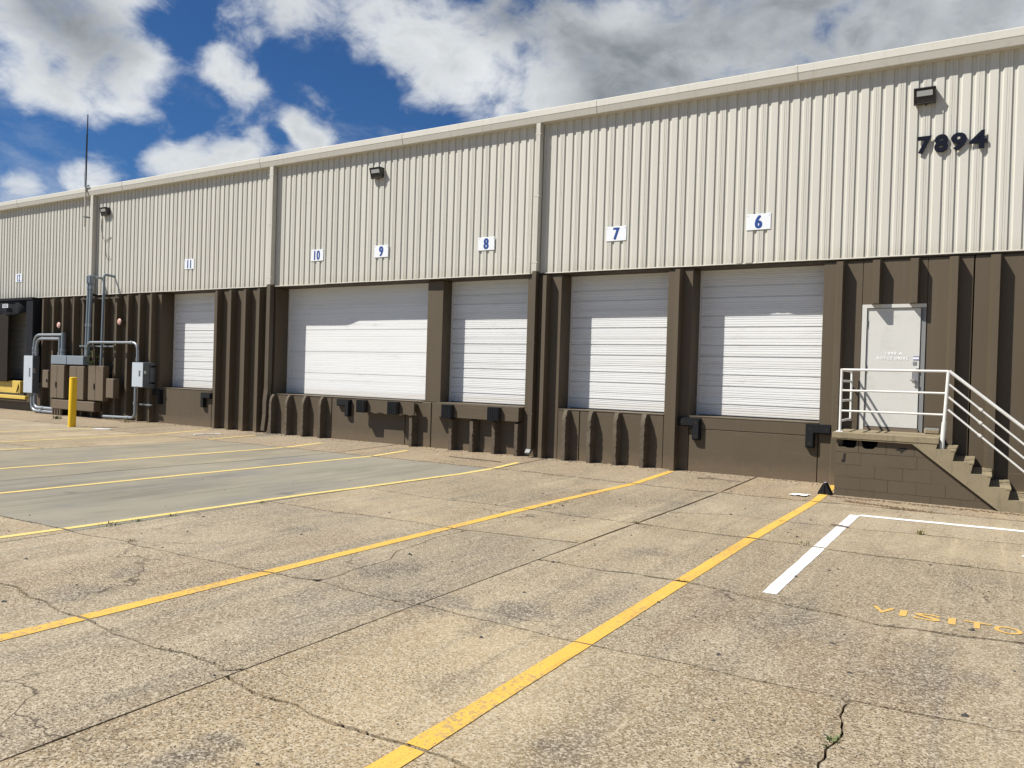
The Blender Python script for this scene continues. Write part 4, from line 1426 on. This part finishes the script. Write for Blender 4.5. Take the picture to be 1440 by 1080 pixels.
# ------------------------------------------------------------------ electrical equipment left of door 11
EF = -0.45
def cabinet(x0, x1, z0, z1, label, name='electrical_cabinet', cat='electrical cabinet', mat='cabinet', depth=0.18, seam=True, f=EF, handle=True, group='brown electrical cabinets on the ribbed wall'):
    o = thing(name, label, cat, group, ((x0 + x1) / 2, f + depth, z0))
    w = (x1 - x0) / 2; h = z1 - z0
    part('cabinet_body', {'box_grey': 'duct_dark'}.get(mat, mat), lambda mb: mb.bbox(-w, w, -depth + 0.014, 0.0, 0, h, 0.006), o)  # light grey boxes get a darker body: side shade put into the colour
    splits = [(-w + 0.012, -0.05 * w), (-0.05 * w + 0.012, w - 0.012)] if seam else [(-w + 0.012, w - 0.012)]
    for a, b_ in splits:
        part('cabinet_door', mat, lambda mb: mb.bbox(a, b_, -depth - 0.004, -depth + 0.013, 0.015, h - 0.015, 0.005), o)
    if handle:
        hx = -0.14 * w if seam else 0.62 * w
        part('cabinet_handle', 'dark_metal', lambda mb: (mb.bbox(hx - 0.03, hx + 0.03, -depth - 0.018, -depth - 0.005, h * 0.32, h * 0.48, 0.004), mb.box(hx - 0.008, hx + 0.008, -depth - 0.03, -depth - 0.017, h * 0.36, h * 0.50)), o)
    # standoff rails to the ribs
    part('mount_rail', 'dark_metal', lambda mb: (mb.box(-w, w, 0.001, -f - depth - RIBP + 0.002, h * 0.15, h * 0.15 + 0.05), mb.box(-w, w, 0.001, -f - depth - RIBP + 0.002, h * 0.8, h * 0.8 + 0.05)), o)
    return o
cabinet(-26.17, -25.36, 0.54, 1.62, 'leftmost tall brown electrical cabinet under the grey trough')
cabinet(-25.08, -24.26, 0.54, 1.60, 'tall brown electrical cabinet directly behind the yellow bollard')
cabinet(-24.03, -23.21, 0.545, 1.63, 'tall brown electrical cabinet right of the grey trough')
cabinet(-23.07, -22.67, 0.66, 1.255, 'small brown meter box right of the tall cabinets', seam=False, handle=False)
cabinet(-26.83, -26.47, 0.85, 1.44, 'small tan box with a dark switch between grey disconnect and cabinets', seam=False, f=-0.36, depth=0.12)
cabinet(-26.17, -25.26, 1.64, 1.93, 'left half of the blue grey wiring trough over the cabinets', 'wiring_trough', 'trough', 'duct_grey', 0.20, False, handle=False, group='blue grey wiring troughs')
cabinet(-25.255, -24.31, 1.64, 1.93, 'right half of the blue grey wiring trough over the cabinets', 'wiring_trough', 'trough', 'duct_grey', 0.20, False, handle=False, group='blue grey wiring troughs')
cabinet(-26.08, -23.67, 0.195, 0.50, 'long brown wiring trough underneath the cabinets', 'wiring_trough', 'trough', 'cabinet', 0.22, False, handle=False, group=None)
def disconnect(x0, x1, z0, z1, label, f, depth):
    o = cabinet(x0, x1, z0, z1, label, 'disconnect_switch', 'disconnect switch', 'box_grey', depth, False, f, False, 'light grey disconnect switches')
    w = (x1 - x0) / 2; h = z1 - z0
    part('warning_print', 'dark_print', lambda mb: [mb.box(w * 0.25, w * 0.55, -depth - 0.0065, -depth - 0.005, h * k, h * (k + 0.045)) for k in (0.44, 0.50, 0.56, 0.62)] and None, o)
    part('lever', 'steel', lambda mb: (mb.tube([(w + 0.01, -depth * 0.6, h * 0.55), (w + 0.035, -depth * 0.75, h * 0.55)], 0.015, 8), mb.bbox(w + 0.02, w + 0.035, -depth * 0.95, -depth * 0.6, h * 0.55, h * 0.66, 0.003)), o)
    part('latch', 'steel', lambda mb: mb.box(-0.03, 0.03, -depth - 0.012, -depth - 0.005, 0.0, 0.035), o)
    return o
disconnect(-27.83, -27.26, 0.64, 1.91, 'large light grey disconnect switch beside the black dock shelter', EF, 0.22)
disconnect(-21.77, -21.22, 1.035, 1.78, 'small light grey disconnect switch left of door 11', EF, 0.20)
cabinet(-21.50, -21.25, 1.03, 1.79, 'dark grey box on the wall behind the small disconnect', 'junction_box', 'junction box', 'duct_dark', 0.20, False, -0.235, False, None)

def conduit(name, pts, r, label, mat='galv', rb=0.22, cat='conduit', group='electrical conduits', couplings=(), straps=()):
    base = Vector(pts[0])
    o = thing(name, label, cat, group, tuple(base))
    def fn(mb):
        mb.tube([p - base for p in bend(pts, rb, 7)], r, 10)
    part('pipe', mat, fn, o, True)
    for c, ax in couplings:
        c = Vector(c) - base; ax = Vector(ax).normalized()
        part('coupling', 'galv', lambda mb: mb.tube([c - ax * 0.05, c + ax * 0.05], r * 1.3, 10), o, True)
    return o
yc = -0.34
conduit('conduit', [(-27.40, yc, 1.90), (-27.40, yc, 2.60), (-25.72, yc, 2.60)], 0.050, 'upper grey conduit looping from the large disconnect to the trough', couplings=[((-27.40, yc, 2.0), (0, 0, 1)), ((-27.40, yc, 2.14), (0, 0, 1))], rb=0.34)
conduit('conduit', [(-27.24, yc, 1.90), (-27.24, yc, 2.47), (-25.88, yc, 2.47)], 0.050, 'lower grey conduit looping from the large disconnect to the trough', couplings=[((-27.24, yc, 2.0), (0, 0, 1)), ((-27.24, yc, 2.12), (0, 0, 1))], rb=0.34)
conduit('conduit', [(-25.66, yc, 1.92), (-25.66, yc, 2.68)], 0.066, 'thick dark riser at the right end of the looping conduits', 'pvc', couplings=[((-25.66, yc, 1.98), (0, 0, 1)), ((-25.66, yc, 2.10), (0, 0, 1))])
conduit('conduit', [(-25.84, yc, 1.92), (-25.84, yc, 2.52)], 0.055, 'shorter riser joining the lower looping conduit', 'pvc', couplings=[((-25.84, yc, 1.98), (0, 0, 1))])
conduit('conduit', [(-27.47, yc, 0.66), (-27.47, yc, 0.06), (-26.10, yc, 0.06)], 0.055, 'outer grey conduit bending along the ground from the large disconnect', couplings=[((-26.9, yc, 0.06), (1, 0, 0))], rb=0.36)
conduit('conduit', [(-27.30, yc, 0.66), (-27.30, yc, 0.17), (-26.10, yc, 0.17)], 0.055, 'inner grey conduit bending along the ground from the large disconnect', couplings=[((-26.8, yc, 0.17), (1, 0, 0))], rb=0.36)
for i in range(4):
    x = -26.02 + i * 0.145
    conduit('conduit', [(x, -0.40, -0.02), (x, -0.40, 0.20)], 0.052, ('brown stub pipe under the lower trough, %s of four' % ('leftmost', 'second from left', 'third from left', 'rightmost')[i]), 'cabinet', group='brown stub pipes under the trough')
# service risers with mast box
conduit('service_riser', [(-24.33, -0.36, 1.90), (-24.26, -0.36, 4.25)], 0.048, 'left one of the paired dark service pipes rising past the siding', 'pvc', couplings=[((-24.265, -0.36, 4.08), (0, 0, 1)), ((-24.30, -0.36, 2.9), (0, 0, 1))])
conduit('service_riser', [(-24.20, -0.36, 1.90), (-24.125, -0.36, 4.25)], 0.048, 'right one of the paired dark service pipes rising past the siding', 'pvc', couplings=[((-24.115, -0.36, 4.08), (0, 0, 1)), ((-24.15, -0.36, 2.9), (0, 0, 1))])
sb = thing('service_entrance_box', 'blue grey twin service box on top of the paired pipes', 'service box', None, (-24.19, -0.36, 4.2))
part('box_shell', 'duct_grey', lambda mb: (mb.bbox(-0.12, -0.01, -0.08, 0.08, 0.0, 0.28, 0.03), mb.bbox(0.0, 0.12, -0.08, 0.08, 0.0, 0.28, 0.03)), sb)
part('wall_arm', 'galv', lambda mb: mb.tube([(0.08, 0.08, 0.22), (0.10, 0.33, 0.22)], 0.04, 10), sb, True)
conduit('service_riser', [(-23.50, -0.36, 1.62), (-23.44, -0.36, 4.47), (-23.44, -0.02, 4.44)], 0.037, 'single grey service pipe with an elbow into the siding', 'pvc', rb=0.07)
conduit('conduit', [(-24.20, -0.40, 1.92), (-24.20, -0.40, 2.36), (-21.58, -0.40, 2.36), (-21.58, -0.40, 1.78)], 0.040, 'long grey conduit arching from trough to small disconnect', couplings=[((-21.9, -0.40, 2.36), (1, 0, 0)), ((-24.20, -0.40, 2.02), (0, 0, 1)), ((-21.58, -0.40, 1.86), (0, 0, 1))], rb=0.28)
conduit('conduit', [(-21.64, -0.40, 1.04), (-21.64, -0.40, 0.12), (-23.3, -0.36, 0.08)], 0.042, 'grey conduit dropping from the small disconnect and running along the wall foot', couplings=[((-22.0, -0.392, 0.112), (1, 0, 0)), ((-21.64, -0.40, 0.55), (0, 0, 1))], rb=0.2)
for zz, xa, xb_, lb in ((2.25, -24.9, -23.05, 'steel strut behind the service pipes at half height'), (3.75, -24.9, -22.85, 'steel strut behind the service pipes under the siding'), (0.52, -21.66, -21.10, 'short steel strut bracing the pipe under the small disconnect')):
    o = thing('steel_strut', lb, 'strut', 'struts behind the pipes', (xa, -0.22, zz))
    part('channel', 'galv' if zz < 3 else 'brown_metal', lambda mb: (mb.box(0, xb_ - xa, -0.03, 0.0, -0.02, 0.02), mb.box(0, xb_ - xa, 0.001, 0.030, 0.012, 0.02), mb.box(0, xb_ - xa, 0.001, 0.030, -0.02, -0.012)), o)
    part('bolt', 'steel', lambda mb: [mb.tube([(u * (xb_ - xa), -0.03, 0), (u * (xb_ - xa), -0.045, 0)], 0.014, 6) for u in (0.1, 0.5, 0.9)] and None, o)
# alarm bells
for x, z, lb in ((-26.22, 2.93, 'faded red alarm bell above the looping conduits'), (-22.86, 3.01, 'faded red alarm bell right of the service pipes')):
    o = thing('alarm_bell', lb, 'alarm bell', 'faded red alarm bells', (x, -0.13, z))
    def gong(mb):
        mb.tube([(0, -0.06, 0), (0, -0.068, 0), (0, -0.085, 0), (0, -0.095, 0)], [0.095, 0.10, 0.08, 0.04], 20)
    part('gong', 'bell', gong, o, True)
    part('back_box', 'lintel', lambda mb: mb.bbox(-0.04, 0.04, -0.06, 0.129, -0.04, 0.04, 0.006), o)
    part('striker', 'dark_metal', lambda mb: mb.tube([(0, -0.05, -0.05), (0, -0.07, -0.165)], 0.012, 6), o)

# antenna mast and cable
am = thing('antenna_mast', 'thin dark whip antenna rising above the eave at the left seam', 'antenna', None, (-24.75, -0.26, 6.4))
part('whip', 'dark_metal', lambda mb: mb.tube([(0, 0, 0.55), (0.02, 0, 3.22)], [0.026, 0.016], 8), am, True)
part('mast_pipe', 'cream', lambda mb: mb.tube([(0, 0.0, -0.35), (0, 0, 0.9)], 0.028, 8), am, True)
part('mast_clamp', 'galv', lambda mb: (mb.box(-0.03, 0.16, -0.02, 0.03, 0.93, 0.97), mb.box(-0.04, 0.04, -0.03, 0.22, -0.05, -0.01)), am)
part('guy_wire', 'dark_metal', lambda mb: mb.tube([(0.01, -0.02, 2.6), (-0.05, -0.02, 0.95)], 0.006, 5), am)
ca = thing('cable', 'thin black cable drooping from the left wall lamp', 'cable', None, (-24.0, -0.045, 6.3))
part('wire', 'dark_metal', lambda mb: mb.tube(bend([(-0.18, 0, 0.0), (-0.20, 0, -0.35), (-0.02, -0.02, -0.75), (0.35, 0, -0.62)], 0.3), 0.008, 5), ca)
part('tail', 'dark_metal', lambda mb: mb.tube(bend([(0.05, -0.01, -0.74), (0.08, 0, -1.15), (0.20, 0, -1.35), (0.34, -0.03, -1.22)], 0.15), 0.007, 5), ca)

# ------------------------------------------------------------------ dock shelter at door 12
ds = thing('dock_shelter', 'black vinyl dock shelter with sagging head curtain around door 12', 'dock shelter', None, (-29.6, -0.05, 1.0))
do = Vector((-29.6, -0.05, 1.0))
def head(mb):
    nx, nz = 26, 8
    rows = []
    for i in range(nx + 1):
        u = i / nx
        x = -31.6 + u * 3.45
        for j in range(nz + 1):
            w_ = j / nz
            sag = 0.06 * math.sin(u * 5.0) + (0.0 if u < 0.78 else (u - 0.78) * -0.4)
            zt = 3.86 + mnoise.noise(Vector((x * 1.4, 0, 5))) * 0.03
            zb_ = 3.27 - sag * 0.4 + (0.12 if u > 0.86 else 0) * (u - 0.86) / 0.14
            z = zt + (zb_ - zt) * w_
            y = -0.26 - 0.05 * math.sin(w_ * PI) * (0.6 + mnoise.noise(Vector((x * 2.2, z * 1.5, 1)))) + mnoise.noise(Vector((x * 3.1, z * 2.0, 8))) * 0.035
            if u > 0.9:
                y += (u - 0.9) * 2.6
            rows.append((x - do.x, y - do.y, z - do.z))
    f = []
    for i in range(nx):
        for j in range(nz):
            a = i * (nz + 1) + j
            f.append((a, a + 1, a + nz + 2, a + nz + 1))
    mb.add(rows, f)
o = part('head_curtain', 'fabric', head, ds, True)
md = o.modifiers.new('thickness', 'SOLIDIFY'); md.thickness = 0.012
part('head_frame', 'fabric', lambda mb: mb.box(-2.0, 1.98, -0.28, 0.03, 2.80, 2.88), ds)
part('side_flap', 'dark_vinyl', lambda mb: mb.bbox(-3.6, 0.35, -0.22, -0.14, -0.02, 2.80, 0.02), ds)  # left end lengthened out of view to keep sun off the door
part('side_pad', 'fabric', lambda mb: mb.bbox(1.55, 2.02, -0.26, 0.045, -0.02, 2.80, 0.03), ds)
part('side_edge', 'cream', lambda mb: mb.box(1.36, 1.42, 0.12, 0.18, 0.0, 2.5), ds)
part('shelter_label', 'sign', lambda mb: mb.box(0.14, 0.50, -0.325, -0.315, 2.55, 2.68), ds)
part('label_print', 'dark_print', lambda mb: (mb.box(0.17, 0.47, -0.329, -0.326, 2.63, 2.66), mb.box(0.19, 0.45, -0.329, -0.326, 2.575, 2.60)), ds)
dl = thing('dock_leveler', 'faded yellow dock leveler lip below door 12', 'dock leveler', None, (-29.6, -0.05, 0.6))
part('lip_plate', 'lip', lambda mb: mb.bbox(-1.3, 0.98, -0.10, 0.04, -0.02, 0.42, 0.012), dl)
part('lip_keeper', 'lip', lambda mb: (mb.bbox(-0.9, 1.60 - 0.05, -0.22, -0.11, -0.20, -0.08, 0.01)), dl)
part('lip_hinge', 'dark_metal', lambda mb: mb.tube([(-1.2, -0.115, -0.05), (1.3, -0.115, -0.05)], 0.022, 8), dl)
part('hose', 'rubber', lambda mb: mb.tube(bend([(0.82, -0.06, 0.38), (0.90, -0.12, 0.22), (0.84, -0.14, 0.02)], 0.1), 0.02, 6), dl)

# ------------------------------------------------------------------ litter, weeds, grit
p = og(-2.40, -1.94, 0.006)
pa = thing('paper_sheet', 'crumpled white sheet of paper lying left of the wheel chock', 'paper', None, tuple(p))
def sheet(mb):
    n = 5
    v = []
    for i in range(n + 1):
        for j in range(n + 1):
            u, w_ = i / n - 0.5, j / n - 0.5
            v.append((u * 0.25 + w_ * 0.05, w_ * 0.20, 0.012 + 0.018 * mnoise.noise(Vector((u * 4, w_ * 4, 2)))))
    mb.add(v, [(i * (n + 1) + j, (i + 1) * (n + 1) + j, (i + 1) * (n + 1) + j + 1, i * (n + 1) + j + 1) for i in range(n) for j in range(n)])
part('sheet', 'paper', sheet, pa, True)
for (ax, ay, l, w_, rot, mt, nm, lb, cat) in ((0.44, -4.93, 0.15, 0.03, 0.1, 'paper', 'plastic_scrap', 'flattened white plastic scrap near the right edge of the yard', 'litter'),
                                            (-1.46, -4.36, 0.22, 0.03, -0.25, 'wood', 'wood_splinter', 'thin dark splinter lying across the white line', 'wood'),
                                            (-16.72, -1.62, 0.75, 0.10, 1.35, 'paper', 'board_scrap', 'pale strip of board lying by the left stall lines', 'board'),
                                            (-19.6, -2.62, 0.55, 0.16, 0.15, 'paper', 'board_scrap', 'pale flat scrap lying right of the bollard', 'board'),
                                            (-8.75, -1.43, 1.35, 0.035, -0.06, 'wood', 'wood_strip', 'long thin dark strip lying on the apron below door 8', 'wood')):
    p = og(ax, ay, 0.005)
    o = thing(nm, lb, cat, None, tuple(p)); o.rotation_euler = (0, 0, rot)
    part('piece', mt, lambda mb: mb.prism_z([(-l / 2, -w_ / 2), (l * 0.1, -w_ * 0.45), (l / 2, -w_ * 0.3), (l * 0.46, w_ / 2), (-l * 0.2, w_ * 0.4), (-l * 0.48, w_ * 0.5)], 0, 0.012), o)
    part('flake', mt, lambda mb: mb.prism_z([(-l * 0.2, -w_ * 0.3), (l * 0.2, -w_ * 0.2), (l * 0.15, w_ * 0.3)], 0.0125, 0.017), o)
# fallen twig below door 6
p = og(-3.95, -1.05, 0.01)
tw = thing('twig', 'dry forked twig lying on the apron below door 6', 'twig', None, tuple(p))
part('stem', 'wood', lambda mb: mb.tube([(-0.35, 0.0, 0.0), (-0.1, 0.03, 0.02), (0.2, 0.0, 0.01), (0.42, 0.06, 0.0)], [0.010, 0.009, 0.007, 0.004], 5), tw)
part('branch', 'wood', lambda mb: (mb.tube([(-0.1, 0.03, 0.02), (-0.18, 0.22, 0.03), (-0.3, 0.4, 0.0)], [0.007, 0.006, 0.004], 5), mb.tube([(0.2, 0.0, 0.01), (0.3, -0.14, 0.01)], [0.006, 0.003], 5)), tw)
p = og(-3.1, -0.25, 0.0)
tw = thing('weed', 'dry brown weed stalk at the foot of door 6', 'weed', None, tuple(p))
part('stalk', 'wood', lambda mb: (mb.tube([(0, 0, 0), (-0.03, 0, 0.1), (-0.09, -0.01, 0.19)], [0.006, 0.005, 0.003], 5), mb.tube([(0.0, 0, 0.02), (0.06, -0.03, 0.07)], [0.005, 0.003], 5)), tw)


def tuft(ax, ay, r, h, n, label, mat='leaf', wall=None, seed=0, name='weed_tuft', spread=1.0, onwall=None):
    rd = random.Random(seed + int(ax * 100))
    p = Vector(onwall) if onwall else og(ax, ay, -0.005)
    o = thing(name, label, 'weed', 'weeds growing from joints', tuple(p))
    mb = MB()
    for i in range(n):
        a = rd.uniform(0, 2 * PI); q = rd.uniform(0, r)
        bx, by = q * math.cos(a), q * math.sin(a) * spread
        L = h * rd.uniform(0.5, 1.0); t = a + rd.uniform(-0.6, 0.6)
        lean = rd.uniform(0.2, 0.9)
        tip = (bx + math.cos(t) * L * lean, by + math.sin(t) * L * lean * spread, L * (1 - 0.3 * lean))
        midp = (bx + math.cos(t) * L * lean * 0.4, by + math.sin(t) * L * lean * 0.4 * spread, L * 0.65)
        w_ = max(0.003, h * 0.05) * rd.uniform(0.7, 1.4)
        sx, sy = -math.sin(t) * w_, math.cos(t) * w_
        mb.add([(bx - sx, by - sy, 0), (bx + sx, by + sy, 0), (midp[0] + sx * 0.9, midp[1] + sy * 0.9, midp[2]), (midp[0] - sx * 0.9, midp[1] - sy * 0.9, midp[2]), tip], [(0, 1, 2, 3), (3, 2, 4)])
    mb.build('blades', M[mat], o)
    return o
tuft(-7.84, -9.64, 0.10, 0.055, 40, 'green grass tuft where the yellow line crosses the slab corner', spread=1.5)
tuft(-7.82, -9.36, 0.06, 0.04, 22, 'smaller green grass tuft just beyond the corner tuft', spread=1.6)
tuft(-7.81, -8.95, 0.05, 0.05, 18, 'low sprig of grass along the yellow line joint', spread=1.6)
tuft(-7.78, -7.7, 0.05, 0.05, 20, 'grass sprig further along the yellow line joint')
tuft(-0.575, -10.55, 0.04, 0.035, 34, 'green moss tuft in the jagged lengthwise crack near the bottom right', spread=2.2)
tuft(-0.60, -4.27, 0.05, 0.09, 26, 'dry grass tuft in the crack inside the visitor space', 'drygrass')
tuft(-3.50, -5.80, 0.05, 0.04, 22, 'dry weeds at the crossing of the two slab joints', 'drygrass')
tuft(-2.15, -8.11, 0.06, 0.03, 24, 'dry weeds where the right yellow line crosses a crack', 'drygrass')
tuft(-6.98, -9.99, 0.05, 0.04, 16, 'small weed in the crack left of the diagonal crack', 'drygrass')
tuft(-1.62, -5.75, 0.10, 0.05, 30, 'clump of dry leaves between yellow and white lines', 'drygrass')
tuft(-23.9, -1.45, 0.14, 0.14, 40, 'green weed at the foot of the electrical cabinets', seed=3)
tuft(-21.6, -0.7, 0.22, 0.10, 40, 'dry weeds under the small disconnect switch', 'drygrass', seed=4)
# vine leaves on the wall between the pipes
vp = thing('vine', 'green leafy vine on the wall between the service pipes', 'plant', None, (-23.74, -0.44, 1.66))
mb = MB(); rd = random.Random(5)
for i in range(60):
    x, y, z = rd.uniform(-0.30, 0.30), rd.uniform(-0.16, 0.0), rd.uniform(-0.05, 0.62) * (0.6 + 0.4 * rd.random())
    s_ = rd.uniform(0.02, 0.042)
    a = rd.uniform(0, PI)
    mb.poly([(x - s_ * math.cos(a), y - 0.01, z), (x, y - 0.02, z + s_ * 0.8), (x + s_ * math.cos(a), y + 0.01, z), (x, y, z - s_)])
mb.build('leaves', M['leaf'], vp)
part('stem', 'wood', lambda mb: mb.tube([(0, 0, -0.05), (0.05, -0.02, 0.25), (0.0, -0.02, 0.6)], 0.006, 5), vp)


def scatter(name, spots, size, mat, label, seed):
    rd = random.Random(seed)
    mb = MB()
    for (ax, ay) in spots:
        p = og(ax, ay, 0.0)
        s_ = size * rd.uniform(0.5, 1.6)
        a0 = rd.uniform(0, PI)
        ring = [(p.x + s_ * rd.uniform(0.6, 1.2) * math.cos(a0 + k * 2 * PI / 5), p.y + s_ * rd.uniform(0.5, 1.0) * math.sin(a0 + k * 2 * PI / 5), p.z - 0.001) for k in range(5)]
        topp = (p.x + rd.uniform(-.3, .3) * s_, p.y + rd.uniform(-.3, .3) * s_, p.z + s_ * rd.uniform(0.25, 0.7))
        mb.add(ring + [topp], [(k, (k + 1) % 5, 5) for k in range(5)])
    o = mb.build(name, M[mat])
    tag(o, label, None, None, 'stuff')
rd = random.Random(11)
spots = []
for i in range(260):                                   # loose grit over the yard
    y = -13.2 + 12.9 * rd.random()
    x = rd.uniform(-9.5, 0.9) if rd.random() < 0.8 else rd.uniform(-22, -8)
    spots.append((x, y))
big = [(rd.uniform(-3.4, 0.8), rd.uniform(-11.8, -2.2)) for _ in range(46)] + [(rd.uniform(-7.6, -3.4), rd.uniform(-11.8, -2.6)) for _ in range(30)]
scatter('stone_chips', big, 0.019, 'chip', 'dark stone chips lying on the concrete near the visitor space', 21)
scatter('grit', spots, 0.011, 'chip', 'dark grit and small stones scattered over the concrete yard', 1)
spots = []
for i in range(900):                                   # along the wall foot and the landing foot
    x = rd.uniform(-28, -2.1); y = -abs(rd.gauss(0, 0.25)) - 0.02
    spots.append((x, y))
for i in range(420):
    x = rd.uniform(-2.0, 0.6); y = -1.62 - abs(rd.gauss(0, 0.07))
    spots.append((x, y))
for i in range(420):
    u = rd.random()
    x = -1.75 + u * 1.2; y = -2.05 - u * 0.30 + rd.gauss(0, 0.05)
    spots.append((x, y))
scatter('leaf_litter', spots, 0.016, 'litter', 'dry leaf litter and soil along the foot of the wall and stairs', 2)
spots = []
for (w_, a_, pts_) in cracks[8] + cracks[9] + cracks[7]:
    for i in range(70):
        k_ = rd.randrange(len(pts_) - 1); t = rd.random()
        spots.append((pts_[k_][0] + (pts_[k_ + 1][0] - pts_[k_][0]) * t, pts_[k_][1] + (pts_[k_ + 1][1] - pts_[k_][1]) * t + rd.gauss(0, 0.02)))
scatter('crack_grit', spots, 0.008, 'litter', 'crumbled grit lying along the slab cracks', 3)
